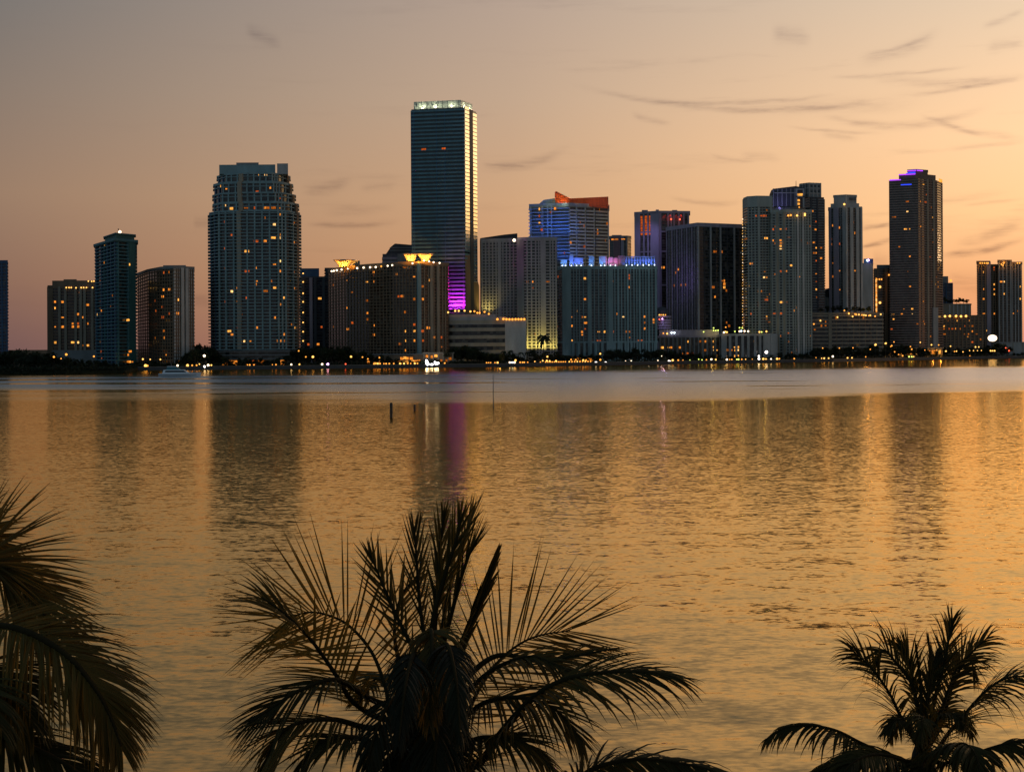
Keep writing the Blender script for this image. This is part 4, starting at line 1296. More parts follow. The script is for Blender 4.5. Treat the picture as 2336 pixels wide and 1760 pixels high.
ZONES = [(225, 'left of the slim teal tower'), (312, 'at the foot of the slim teal tower'), (445, 'below the curved brown block'), (700, 'in front of the big stepped tower'), (1035, 'in front of the brown crescent hotel'), (1275, 'in front of the striped podium and pale twin-wing block'), (1502, 'in front of the ice-blue crowned hotel'), (1775, 'in front of the colonnaded podium'), (2015, 'in front of the long striped garage'), (2152, 'at the foot of the brown banded tower'), (9999, 'near the right edge of the skyline')]
def zone(u):
    for a, t in ZONES:
        if u < a:
            return t

# foliage
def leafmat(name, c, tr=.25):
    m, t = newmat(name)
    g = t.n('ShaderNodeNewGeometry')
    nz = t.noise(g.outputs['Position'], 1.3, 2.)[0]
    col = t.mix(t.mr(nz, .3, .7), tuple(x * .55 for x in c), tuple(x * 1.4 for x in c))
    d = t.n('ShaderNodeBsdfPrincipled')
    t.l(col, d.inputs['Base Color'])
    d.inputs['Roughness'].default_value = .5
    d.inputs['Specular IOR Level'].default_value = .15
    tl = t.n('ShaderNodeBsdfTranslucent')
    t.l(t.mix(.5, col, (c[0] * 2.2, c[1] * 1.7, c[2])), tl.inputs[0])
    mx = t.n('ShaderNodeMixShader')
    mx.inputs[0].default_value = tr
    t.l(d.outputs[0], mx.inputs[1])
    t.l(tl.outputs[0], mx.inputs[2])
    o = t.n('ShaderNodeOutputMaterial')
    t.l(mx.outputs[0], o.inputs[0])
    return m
M['leaf'] = leafmat('tree_leaves', (.034, .046, .020))
M['leaf2'] = leafmat('dark_tree_leaves', (.022, .032, .016))

def crown(seed, n=640):
    rg = random.Random(seed)
    blobs = []
    for _ in range(rg.randint(6, 9)):
        a, r = rg.uniform(0, 6.28), rg.uniform(.05, .3)
        blobs.append((r * math.cos(a), r * math.sin(a), rg.uniform(.36, .80), rg.uniform(.13, .22)))
    mb = MB()
    for _ in range(n):
        bx, by, bz, br = rg.choice(blobs)
        v = Vector((rg.gauss(0, 1), rg.gauss(0, 1), rg.gauss(0, .8))).normalized() * br * rg.uniform(.35, 1.12)
        c = Vector((bx, by, bz)) + v
        a = Vector((rg.gauss(0, 1), rg.gauss(0, 1), rg.gauss(0, 1))).normalized()
        b_ = a.orthogonal().normalized()
        s1, s2 = rg.uniform(.035, .07), rg.uniform(.022, .045)
        k = len(mb.v)
        mb.v += [tuple(c + a * s1), tuple(c + b_ * s2), tuple(c - a * s1), tuple(c - b_ * s2)]
        mb.f.append((k, k + 1, k + 2, k + 3))
    return mb, blobs

PROTO = []
for i in range(7):
    cb, blobs = crown(i)
    tb = MB().tube([(0, 0, -.02), (.01, .0, .2), (-.01, .01, .42), (0, 0, .6)], [.035, .027, .02, .008], 6)
    for bx, by, bz, br in blobs[:4]:
        tb.tube([(0, 0, .3), (bx * .5, by * .5, (bz + .3) / 2), (bx, by, bz)], [.015, .011, .005], 5)
    PROTO.append((cb.mesh('crown', M['leaf' if i % 2 else 'leaf2']), tb.mesh('trunk', M['bark'])))

def shore_tree(x, y, z, h, w, label, group, k):
    t = thing('shore_tree', label, 'tree', (x, y, z), group)
    t.scale = (w, w, h)
    t.rotation_euler = (0, 0, rnd.uniform(0, 6.28))
    link('crown', PROTO[k][0], t)
    link('trunk', PROTO[k][1], t)
    return t

TOPS = [(-60, 797), (0, 799), (22, 793), (40, 793), (52, 803), (80, 803), (108, 801), (130, 812), (175, 818), (222, 823), (262, 832), (312, 828), (396, 830), (440, 800), (458, 783), (476, 786), (490, 800), (520, 818), (650, 818), (668, 797), (690, 794), (748, 790), (800, 793), (850, 806), (900, 819), (960, 822), (1020, 812), (1026, 792), (1060, 791), (1095, 795), (1110, 803), (1150, 806), (1200, 810), (1265, 806), (1300, 811), (1380, 806), (1390, 797), (1500, 797), (1530, 802), (1630, 809), (1660, 815), (1750, 814), (1770, 808), (1850, 806), (1870, 793), (1960, 793), (2020, 791), (2060, 787), (2090, 794), (2140, 797), (2200, 795), (2245, 790), (2262, 781), (2290, 784), (2310, 800), (2400, 803)]
def treetop(u):
    for (a, va), (b_, vb) in zip(TOPS, TOPS[1:]):
        if a <= u <= b_:
            return va + (vb - va) * (u - a) / (b_ - a)
    return 805
u = -40
while u < 2345:
    for row in (0, 1):
        uu = u + rnd.uniform(-5, 5)
        d = shore(uu) + (14 if row == 0 else 34) + rnd.uniform(-4, 6)
        if 225 < uu < 312:
            d = shore(uu) + 30 + rnd.uniform(-6, 20)
        v = treetop(uu) + (rnd.uniform(-3, 9) if row == 0 else rnd.uniform(-7, 1))
        h = topz(uu, v, d) - GZ
        if h < 4:
            h = rnd.uniform(3.5, 5)
        x, y = XY(uu, d, 830)
        w = max(h * rnd.uniform(.75, 1.15), 8)
        kind = 'tall dark broadleaf tree' if h > 14 else ('mid-height dark bushy tree' if h > 8 else 'low dark rounded tree')
        shore_tree(x, y, GZ, h, w, f'{kind} {zone(uu)}', f'{kind}s {zone(uu)}', rnd.randrange(7))
    u += rnd.uniform(10, 16)
# trees in the roof gardens
for k, u in enumerate((1872, 1888, 1903, 1916, 1932, 1946, 1958, 1970, 1983)):
    d, z = ROOF_GARDEN
    x, y = XY(u, d, 710)
    shore_tree(x, y, z, rnd.uniform(6, 10), rnd.uniform(8, 11), 'small dark tree in the roof garden on the long striped garage', 'roof garden trees on the garage', rnd.randrange(7))
for u in (2156, 2165, 2174, 2182, 2190, 2198, 2206):
    d, z = BEIGE_ROOF
    x, y = XY(u, d, 690)
    shore_tree(x, y, z, rnd.uniform(7, 11), rnd.uniform(9, 12), 'dark tree on the planted roof of the low beige block', 'trees on the beige roof', rnd.randrange(7))

# undergrowth nobody could count
rg = random.Random(77)
mb = MB()
u = -70.
while u < 2390:
    u += rg.uniform(.25, .6)
    d = shore(u) + rg.uniform(3, 9)
    x, y = XY(u, d, 835)
    hh = rg.uniform(.4, 3.6) * (2.2 if u < 225 else (.8 if u < 312 else 1))
    z = (GZ - (2.4 if u < 300 else 0)) + hh
    a = Vector((rg.gauss(0, 1), rg.gauss(0, 1), rg.gauss(0, 1))).normalized()
    b_ = a.orthogonal().normalized()
    s1, s2 = rg.uniform(.6, 1.6), rg.uniform(.4, 1.0)
    c = Vector((x, y, z))
    k = len(mb.v)
    mb.v += [tuple(c + a * s1), tuple(c + b_ * s2), tuple(c - a * s1), tuple(c - b_ * s2)]
    mb.f.append((k, k + 1, k + 2, k + 3))
    if u < 310:
        for _ in range(3):
            c = Vector((x + rg.uniform(-1, 1), y + rg.uniform(-6, -1), rg.uniform(.1, 5.5)))
            a = Vector((rg.gauss(0, 1), rg.gauss(0, 1), rg.gauss(0, 1))).normalized()
            b_ = a.orthogonal().normalized()
            k = len(mb.v)
            mb.v += [tuple(c + a * s1), tuple(c + b_ * s2), tuple(c - a * s1), tuple(c - b_ * s2)]
            mb.f.append((k, k + 1, k + 2, k + 3))
o = mb.build('shrubbery', M['leaf2'])
o['kind'] = 'stuff'
o['label'] = 'dark shrubs and mangroves along the far waterline'

# small palms on the far promenade
def unit_palm(seed):
    rg = random.Random(seed)
    mb = MB()
    for k in range(15):
        a = 2 * math.pi * k / 15 + rg.uniform(-.2, .2)
        up = rg.uniform(-.1, .9)
        L_ = rg.uniform(.3, .4)
        prev = None
        for i in range(6):
            s_ = i / 5
            p = Vector((math.cos(a) * L_ * s_, math.sin(a) * L_ * s_, .78 + up * .3 * s_ - .42 * s_ * s_))
            wv = Vector((-math.sin(a), math.cos(a), -.35)) * (.05 * math.sin(math.pi * min(1, s_ * .9 + .12)))
            wv2 = Vector((math.sin(a), -math.cos(a), -.35)) * (.05 * math.sin(math.pi * min(1, s_ * .9 + .12)))
            mb.v += [tuple(p + wv), tuple(p), tuple(p + wv2)]
            n = len(mb.v)
            if prev is not None:
                mb.f += [(prev, prev + 1, n - 2, n - 3), (prev + 1, prev + 2, n - 1, n - 2)]
            prev = n - 3
    return mb.mesh('fronds', M['leaf2']), MB().tube([(0, 0, -.02), (.012, 0, .3), (.02, .01, .6), (0, 0, .79)], [.022, .016, .013, .012], 6).mesh('trunk', M['bark'])
PP = [unit_palm(i) for i in range(4)]
for k, (u, v) in enumerate([(1150, 793), (1164, 791), (1172, 800), (1188, 797), (1203, 796), (1216, 790), (1228, 806), (1240, 749), (1245, 795), (1256, 803), (1268, 795), (1290, 806), (1311, 812), (1335, 808), (1370, 797), (1386, 803), (1402, 797), (1420, 805), (1450, 800), (1478, 803), (1760, 806), (1778, 800), (1800, 803), (1822, 809), (560, 815), (610, 818), (655, 812), (868, 808), (905, 815), (345, 826), (368, 829), (1915, 796), (2046, 795), (2110, 800)]):
    d = shore(u) + 9 + (k % 3) * 3
    h = topz(u, v, d) - GZ
    x, y = XY(u, d, 820)
    t = thing('shore_palm', ('tall thin' if h > 17 else 'slender') + f' palm on the promenade {zone(u)}', 'palm tree', (x, y, GZ), f'promenade palms {zone(u)}')
    w = max(14, h * .8)
    t.scale = (w, w, h)
    t.rotation_euler = (0, 0, rnd.uniform(0, 6.28))
    link('fronds', PP[k % 4][0], t)
    link('trunk', PP[k % 4][1], t)

# lamps on the promenade
lamps = []
lamps += zp(1, [(1318, 1410, 'y', 1.9), (1293, 1345, 'y', 1.1), (1360, 1347, 'y', .8), (1452, 1348, 'y', .9), (1698, 1420, 'y', 1.6), (1608, 1440, 'w', 1.2), (1850, 1315, 'w', 1.6), (1885, 1412, 'w', 1.5), (600, 1303, 'a', 1.3), (488, 1325, 'a', 1.1), (850, 1320, 'a', 1.), (1805, 1390, 'y', .8), (553, 1340, 'a', .7), (1335, 1420, 'a', 1.2), (1740, 1425, 'a', 1.), (1780, 1420, 'a', 1.)])
lamps += zp(2, [(130, 1540, 'y', 1.), (400, 1527, 'a', 1.), (430, 1527, 'a', .8), (585, 1525, 'a', .9), (693, 1520, 'w', 1.1), (750, 1533, 'a', .8), (845, 1462, 'y', 1.5), (910, 1533, 'w', 1.3), (950, 1525, 'v', 1.4), (1075, 1518, 'r', .9), (795, 1462, 'a', .9), (745, 1420, 'a', .9), (385, 1522, 'a', .7), (560, 1530, 'a', .6)])
lamps += zp(3, [(592, 1340, 'y', 1.3), (720, 1345, 'a', .9), (780, 1365, 'a', .9), (985, 1420, 'a', 1.), (1020, 1425, 'a', 1.), (1070, 1425, 'a', .9), (850, 1420, 'a', 1.1), (870, 1415, 'a', 1.2), (892, 1417, 'y', 1.2), (915, 1417, 'a', 1.1), (1140, 1420, 'y', 1.2), (1185, 1425, 'y', 1.2), (1225, 1430, 'a', 1.), (1305, 1420, 'y', 1.2), (1335, 1424, 'a', 1.), (1640, 1430, 'a', 1.), (15, 1455, 'y', 1.), (910, 1350, 'a', .9), (960, 1418, 'a', .8), (1150, 1445, 'a', .8), (1260, 1440, 'a', .8)])
lamps += zp(5, [(190, 1548, 'a', .9), (208, 1546, 'a', .8), (225, 1548, 'a', .8), (262, 1550, 'a', .8), (285, 1555, 'y', 1.3), (440, 1522, 'y', 1.3), (390, 1555, 'w', 1.2), (412, 1556, 'c', 1.), (430, 1557, 'w', 1.4), (480, 1548, 'a', 1.), (500, 1549, 'a', 1.), (515, 1550, 'a', 1.), (545, 1542, 'a', .8), (607, 1532, 'y', .8), (675, 1525, 'y', 1.), (710, 1525, 'y', 1.2), (735, 1528, 'y', 1.1), (790, 1527, 'y', 1.2), (715, 1490, 'y', 1.2), (920, 1515, 'a', 1.), (960, 1517, 'a', 1.), (1025, 1520, 'y', 1.2), (1050, 1520, 'a', 1.), (1173, 1517, 'a', 1.3), (1172, 1465, 'y', 1.2), (1440, 1545, 'w', .7), (1392, 1540, 'w', .5), (1672, 1535, 'w', .6), (655, 1540, 'a', .7)])
lamps += zp(5, [(700 + 19 * k, 1549, 'a', .85) for k in range(10)] + [(905 + 23 * k, 1549, 'a' if k % 3 else 'y', .95) for k in range(9)])
lamps += zp(6, [(455, 1528, 'y', 1.5), (505, 1515, 'a', 1.1), (548, 1515, 'a', .7), (610, 1515, 'g', .6), (690, 1505, 'g', .8), (720, 1512, 'g', .8), (760, 1522, 'a', .9), (805, 1505, 'w', 1.3), (845, 1508, 'y', 1.2), (945, 1507, 'w', 1.4), (990, 1508, 'a', 1.), (970, 1509, 'a', .8), (1050, 1508, 'g', 1.3), (1035, 1509, 'g', 1.), (1080, 1510, 'a', 1.), (1115, 1505, 'y', .8), (1175, 1507, 'a', .6), (1275, 1502, 'y', 1.6), (1300, 1512, 'y', 1.2), (1345, 1503, 'w', 1.1), (1400, 1502, 'y', 1.6), (1420, 1500, 'a', 1.1), (80, 1538, 'w', .6), (355, 1475, 'w', .6), (320, 1528, 'w', .6)])
lamps += zp(7, [(528, 1560, 'a', 1.1), (765, 1520, 'y', 1.3), (800, 1522, 'y', 1.1), (833, 1503, 'w', 1.5), (745, 1540, 'y', .8), (950, 1518, 'y', 1.2), (985, 1515, 'y', 1.1), (1093, 1507, 'a', .8), (993, 1435, 'a', .9), (885, 1437, 'a', .9), (753, 1437, 'a', .9), (1130, 1447, 'a', .9), (1170, 1412, 'y', 1.5), (1250, 1400, 'y', 1.3), (1300, 1418, 'a', 1.2), (700, 1513, 'a', .7)])
lamps += zp(8, [(125, 1420, 'y', 1.6), (203, 1410, 'y', 1.4), (265, 1400, 'a', .9), (465, 1403, 'y', 1.), (400, 1455, 'a', 1.2), (550, 1422, 'y', 1.3), (605, 1423, 'a', 1.1), (590, 1462, 'a', .9), (660, 1470, 'y', 1.4), (695, 1432, 'y', 1.1), (740, 1470, 'y', 1.1), (725, 1472, 'a', 1.), (790, 1475, 'y', 1.), (842, 1508, 'a', .8), (885, 1438, 'y', 1.3), (910, 1438, 'y', 1.1), (1000, 1467, 'y', 1.4), (1015, 1467, 'y', 1.2), (1030, 1467, 'y', 1.4), (1140, 1467, 'r', 1.3), (1115, 1445, 'r', 1.), (50, 1512, 'a', .8), (270, 1475, 'a', 1.), (330, 1505, 'a', 1.3), (300, 1495, 'a', .9), (380, 1512, 'g', 1.3), (400, 1512, 'g', 1.3), (415, 1512, 'y', 1.), (240, 1435, 'a', .9), (390, 1435, 'a', 1.), (500, 1462, 'a', .8), (840, 1465, 'y', .9), (870, 1466, 'y', .9), (900, 1466, 'y', .8), (930, 1465, 'y', .8)])
CN = {'a': 'amber', 'y': 'yellow', 'w': 'white', 'r': 'red', 'c': 'cool white', 'v': 'violet', 'g': 'green-yellow', 'W': 'white'}
POLE = {}
for u, v, k, r in lamps:
    d = shore(u) + 1.5
    p = P(u, v, d)
    z = max(p.z, 4.2)
    kind = 'short' if z < 7 else ('tall' if z < 13 else 'very tall stand-in')  # the highest are building lights, set on added promenade poles
    t = thing('street_lamp', f'{kind} {CN[k]} promenade lamp {zone(u)}', 'lamp', (p.x, d, GZ), f'{kind} {CN[k]} lamps {zone(u)}')
    h = z - GZ
    key = round(h * 2)
    if key not in POLE:
        POLE[key] = MB().lathe([(.14, 0), (.12, .4), (.07, .5), (.05, key / 2 - .3)], 6).mesh('pole', M['dark'])
    link('pole', POLE[key], t)
    g = link('lamp_globe', BULB[k], t, (0, 0, h))
    g.scale = (r * .76, r * .76, r * .76)
# blinding floodlights
def flood_mast(u, v, heads, label, key='f'):
    d = shore(u) - .4
    p = P(u, v, d)
    t = thing('floodlight_mast', label, 'floodlight', (p.x, d, 0))
    MB().lathe([(.25, 0), (.2, 1), (.14, p.z + 1)], 8).build('pole', M['dark'], t)
    for dx, dz, r in heads:
        g = link('lamp_head', BULB[key], t, (dx, -.7, p.z + dz))
        g.scale = (r, .5, r)
flood_mast(973.5, 826, [(0, 0, 1.35), (.6, -1.8, 1.2), (-.3, 1.6, .8)], 'left of two blinding white floodlight masts at the brown hotel dock', 'W')
flood_mast(984, 831.5, [(-1.2, 0, 1.0), (.8, .2, .9)], 'low white floodlight between the two blinding masts at the hotel dock', 'W')
flood_mast(994.5, 829, [(0, 0, 1.4), (1.8, .4, 1.1), (-1, 1.4, .7)], 'right of two blinding white floodlight masts at the brown hotel dock', 'W')
flood_mast(1359.5, 827.5, [(0, 0, 1.45)], 'left of two round white floodlights below the ice-blue crowned hotel')
flood_mast(1381.5, 828, [(0, 0, 1.55)], 'right of two round white floodlights below the ice-blue crowned hotel')
flood_mast(1526, 824, [(0, 0, 1.2), (1.4, -.3, .9)], 'white floodlight on the waterfront left of the colonnaded podium')
flood_mast(1731, 818, [(0, 3, 1.0), (0, 0, 1.2), (0, -2, 1.2)], 'stacked white floodlight mast at the right end of the colonnaded podium')
flood_mast(1748, 803, [(0, 0, 1.7)], 'round white globe floodlight high above the waterfront by the grid tower')
flood_mast(467, 836, [(0, 0, 1.1)], 'white-pink floodlight at the waterfront left of the big stepped tower')
# faint railing bollards of the promenade: benches are too small to see

# ------------------------------------------------------------------ motor yacht
yp = P(410, 859, 20 * F / (859 - 794.5))
Y = thing('motor_yacht', 'white motor yacht with teal upper cabin cruising right across the bay', 'yacht', (yp.x, yp.y, 0))
Ls = 11.
Y.scale = (1.3, 1.3, 1.35)
hull = MB()
secs = []
for i in range(13):
    s_ = i / 12
    x = -Ls + 2 * Ls * s_
    bw = 2.7 * (1 if s_ < .55 else max(.02, 1 - ((s_ - .55) / .45) ** 2))
    sheer = 1.75 + .9 * max(0, s_ - .3) ** 1.5
    secs.append([(x + (.0 if s_ < .9 else .8), -bw, sheer), (x, -bw * .86, .6), (x, -bw * .55, -.35), (x, bw * .55, -.35), (x, bw * .86, .6), (x + (.0 if s_ < .9 else .8), bw, sheer)])
for sc_ in secs:
    hull.v += sc_
for i in range(12):
    hull.f += [(i * 6 + j, i * 6 + (j + 1) % 6, (i + 1) * 6 + (j + 1) % 6, (i + 1) * 6 + j) for j in range(6)]
hull.f += [tuple(range(5, -1, -1)), tuple(range(72, 78))]
hull.build('hull', M['boatwhite'], Y)
MB().frustum([(-9, -2.2), (5.4, -1.9), (5.4, 1.9), (-9, 2.2)], 1.75, [(-8.4, -1.9), (2.4, -1.6), (2.4, 1.6), (-8.4, 1.9)], 3.7).build('cabin', M['boatwhite'], Y)
MB().frustum([(-7.6, -2.12), (4.0, -1.88), (4.0, 1.88), (-7.6, 2.12)], 2.35, [(-7.2, -2.02), (2.75, -1.76), (2.75, 1.76), (-7.2, 2.02)], 3.3).build('cabin_window', M['boatdark'], Y)
MB().frustum([(-7, -1.7), (.4, -1.5), (.4, 1.5), (-7, 1.7)], 3.7, [(-6.4, -1.4), (-1.6, -1.2), (-1.6, 1.2), (-6.4, 1.4)], 5.3).build('flybridge', M['teal'], Y)
MB().frustum([(-6.6, -1.6), (-1.4, -1.4), (-1.4, 1.4), (-6.6, 1.6)], 5.3, [(-6.4, -1.5), (-2, -1.3), (-2, 1.3), (-6.4, 1.5)], 5.55).build('hardtop', M['boatwhite'], Y)
MB().tube([(-4.4, 0, 5.5), (-4.9, 0, 8.4)], [.09, .04], 6).build('mast', M['steel'], Y)
rl = MB().tube([(3.6, -1.9, 3.1), (7.5, -1.5, 3.25), (10.6, 0, 3.4), (7.5, 1.5, 3.25), (3.6, 1.9, 3.1)], [.05] * 5, 5)
for x, y in ((3.6, -1.9), (5.6, -1.75), (7.5, -1.5), (9.2, -.85), (9.2, .85), (7.5, 1.5), (5.6, 1.75), (3.6, 1.9)):
    rl.tube([(x, y, 2.0), (x, y, 3.2)], [.04, .04], 5)
rl.build('bow_rail', M['steel'], Y)
MB().box((0, 0, 0), (10.4, .06, .10)).build('rub_rail', M['boatdark'], Y, (-.6, -2.72, 1.1))
# ------------------------------------------------------------------ posts in the bay
def pile(u, vt, vb, r, label):
    d = 20 * F / (vb - (790 - .006 * (u - 1168)))
    p = P(u, vt, d)
    t = thing('mooring_pile', label, 'post', (p.x, d, 0))
    h = p.z
    MB().lathe([(r * 1.05, -3), (r, .2), (r * 1.05, h * .45), (r * .9, h * .5), (r * .98, h - .3), (r * .9, h)], 12).build('timber_post', M['wood'], t)
    MB().lathe([(r * 1.12, -.09), (r * 1.12, .09)], 12).build('iron_band', M['dark'], t, (0, 0, h * .82))
    return t
pile(892.5, 918, 952, .42, 'tall dark timber pile standing in the calm bay')
pile(946, 922, 937, .36, 'short dark timber pile beyond the tall one')
d = 20 * F / (932 - 790.3)
p = P(1125, 846, d)
t = thing('channel_stake', 'very thin tall marker pole standing in the bay', 'pole', (p.x, d, 0))
MB().lathe([(.13, -3), (.11, p.z * .5), (.06, p.z)], 8).build('pole', M['dark'], t)
MB().lathe([(.2, 0), (.2, .5)], 8).build('base_collar', M['wood'], t, (0, 0, .1))
# ================================================================== FOREGROUND PALMS
M['frond'] = leafmat('palm_leaflets', (.058, .048, .011), .45)
M['frond_old'] = leafmat('old_palm_leaflets', (.125, .085, .017), .45)
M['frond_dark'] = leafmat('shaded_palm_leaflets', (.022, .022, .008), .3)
M['rachis'] = surf('leaf_stalk', (.03, .022, .008), rough=.9, spec=.08, scale=4., var=.3)
M['palmtrunk'] = surf('palm_trunk', (.05, .04, .03), rough=.9, scale=1.5, var=.4, stretch=(1, 1, 6))
M['fibre'] = surf('palm_fibre', (.02, .015, .009), rough=.95, scale=6., var=.4)
M['nut'] = surf('green_coconut', (.025, .026, .008), rough=.6, scale=3., var=.3)

def spline(pts, n):
    pts = [Vector(p) for p in pts]
    ext = [pts[0] * 2 - pts[1]] + pts + [pts[-1] * 2 - pts[-2]]
    out = []
    m = len(pts) - 1
    for i in range(n):
        s = m * i / (n - 1)
        k = min(int(s), m - 1)
        t = s - k
        p0, p1, p2, p3 = ext[k:k + 4]
        out.append(.5 * ((2 * p1) + (p2 - p0) * t + (2 * p0 - 5 * p1 + 4 * p2 - p3) * t * t + (3 * p1 - p0 - 3 * p2 + p3) * t ** 3))
    return out

def frond(palm, pts, up=(0, 0, 1), ll=1., n=70, t0=.12, droop=.35, spread=62, tipspread=16, vee=18, w=.042, seed=0, mat='frond', r0=.035, ragged=.12, sides=(1, 1), tipl=.35, twist=0.):
    """one feather leaf: a curved stalk and two rows of folded leaflets"""
    rg = random.Random(seed)
    o = palm['o']
    N = 40
    cv = spline([p - o for p in pts], N)
    up = Vector(up).normalized()
    mb = MB()
    k0 = len(mb.v)
    stalk = MB().tube(cv, [r0 * (1 - .85 * i / (N - 1)) + .004 for i in range(N)], 6)
    for i in range(n):
        f = (i + .5) / n
        t = t0 + (1 - t0) * f
        for sd in (-1, 1):
            if rg.random() > sides[0 if sd < 0 else 1]:
                continue
            tt = min(.999, max(0, t + rg.uniform(-.25, .25) / n)) * (N - 1)
            k = min(int(tt), N - 2)
            p = cv[k].lerp(cv[k + 1], tt - k)
            T = (cv[min(k + 2, N - 1)] - cv[max(k - 1, 0)]).normalized()
            u_ = up
            if twist:
                u_ = Quaternion(T, twist * f) @ up
            sdv = T.cross(u_)
            if sdv.length < .05:
                sdv = T.orthogonal()
            sdv.normalize()
            nn = sdv.cross(T).normalized()
            al = R(spread + (tipspread - spread) * f ** 1.3 + rg.gauss(0, 4))
            ve = R(vee + rg.gauss(0, 6))
            dr = (T * math.cos(al) + (sdv * sd * math.cos(ve) + nn * math.sin(ve)) * math.sin(al)).normalized()
            prof = min(1, .45 + f * 2.4) * (1 - (1 - tipl) * max(0, (f - .45) / .55) ** 1.6)
            ln = ll * prof * rg.uniform(1 - ragged, 1.06)
            dd = droop * rg.uniform(.6, 1.4)
            if rg.random() < ragged * .4:
                dd *= 2.5
            segs = 5
            q = p.copy()
            side = (T - dr * T.dot(dr))
            if side.length < .05:
                side = nn.copy()
            side.normalize()
            ww = w * rg.uniform(.75, 1.1) * (.6 + .4 * prof)
            base = len(mb.v)
            for j in range(segs + 1):
                s = j / segs
                wd = ww * (.55, 1., .95, .74, .42, .06)[j] * .5
                bn = dr.cross(side)
                mb.v += [tuple(q + side * wd + bn * wd * .55), tuple(q), tuple(q - side * wd + bn * wd * .55)]
                if j < segs:
                    dr = (dr + Vector((0, 0, -1)) * dd * (s + .15) * .42).normalized()
                    q = q + dr * (ln / segs)
            for j in range(segs):
                a = base + j * 3
                mb.f += [(a, a + 1, a + 4, a + 3), (a + 1, a + 2, a + 5, a + 4)]
    fo = mb.build('frond', M[mat], palm['r'])
    stalk.build('stalk', M['rachis'], fo, smooth=True)
    return fo

def palm(name, label, u, v, d, foot, crown_r=.2):
    p = P(u, v, d)
    t = thing(name, label, 'palm tree', (p.x + foot, d + .8, 1.6))
    return {'r': t, 'o': Vector((p.x + foot, d + .8, 1.6)), 'c': p}

def trunk(pm, r=.17, bend=.6):
    c = pm['c'] - pm['o']
    pts = [Vector((0, 0, -.3)), Vector((c.x * .1, c.y * .1, c.z * .2)), Vector((c.x * .4, c.y * .35, c.z * .55)), Vector((c.x * .85, c.y * .8, c.z * .85)), c]
    cv = spline(pts, 60)
    rad = [r * (1.5 - .9 * min(1, i / 8)) if i < 5 else r * (1.02 - .25 * i / 59) * (1.05 if i % 2 else .97) for i in range(60)]
    MB().tube(cv, rad, 12).build('trunk', M['palmtrunk'], pm['r'], smooth=True)

def crownshaft(pm, n=9, s=1., nuts=7, seed=1):
    rg = random.Random(seed)
    c = pm['c'] - pm['o']
    MB().lathe([(.15 * s, -.9 * s), (.27 * s, -.55 * s), (.30 * s, -.15 * s), (.26 * s, .15 * s), (.12 * s, .55 * s), (.03 * s, .8 * s)], 12, c).build('crown_fibre', M['fibre'], pm['r'], smooth=True)
    for k in range(nuts):
        a = rg.uniform(0, 6.28)
        p = c + Vector((math.cos(a) * .34 * s, math.sin(a) * .34 * s, -.45 * s + rg.uniform(-.2, .15)))
        MB().lathe([(.02, -.15), (.085, -.11), (.12, -.02), (.115, .06), (.07, .13), (.02, .16)], 8).build('coconut', M['nut'], pm['r'], p, smooth=True)

def line(lst, d):
    return [P(u, v, d + dz) for u, v, dz in lst]

# --- centre palm
D = 16.
pm = palm('coconut_palm', 'large coconut palm at the bottom centre, its dark crown filling the foreground', 985, 1640, D, .35)
trunk(pm, .17)
crownshaft(pm, s=1.05, nuts=9)
C0 = (985, 1630, 0)
def fc(lst, **k):
    frond(pm, line([C0] + lst, D), **k)
fc([(900, 1640, .1), (878, 1561, .3), (847, 1485, .5), (797, 1427, .7), (747, 1402, .8), (701, 1396, .9), (655, 1410, .9)], up=(.12, -1, .25), ll=1.4, n=38, t0=.18, droop=.02, spread=72, tipspread=18, vee=0, w=.026, seed=1, r0=.028, tipl=.7, mat='frond_old')
fc([(880, 1640, -.3), (806, 1600, -.6), (766, 1538, -.9), (709, 1458, -1.2), (655, 1404, -1.3), (597, 1362, -1.3)], up=(-.4, -.3, .85), ll=1.0, n=32, t0=.2, droop=0.3, spread=50, tipspread=14, vee=10, seed=2, ragged=0.25, w=0.036, mat='frond_old')
fc([(860, 1600, -.5), (770, 1550, -1.1), (686, 1573, -1.4), (624, 1611, -1.5), (566, 1650, -1.5)], up=(-.15, -.35, 1), ll=0.95, n=40, t0=.2, droop=0.3, spread=52, tipspread=12, vee=-6, seed=3, ragged=0.3, w=0.034)
fc([(860, 1660, -.8), (760, 1640, -1.3), (676, 1650, -1.6), (632, 1684, -1.7), (590, 1766, -1.7)], up=(-.2, -.5, .9), ll=0.9, n=40, t0=.2, droop=0.4, spread=48, tipspread=14, vee=-10, seed=4, ragged=0.3, w=0.034, mat='frond_old')
fc([(900, 1700, -.9), (800, 1680, -1.5), (720, 1700, -1.7), (660, 1790, -1.7)], up=(-.2, -.4, .9), ll=.7, n=34, t0=.2, droop=0.45, spread=50, vee=-10, seed=14, ragged=0.3)
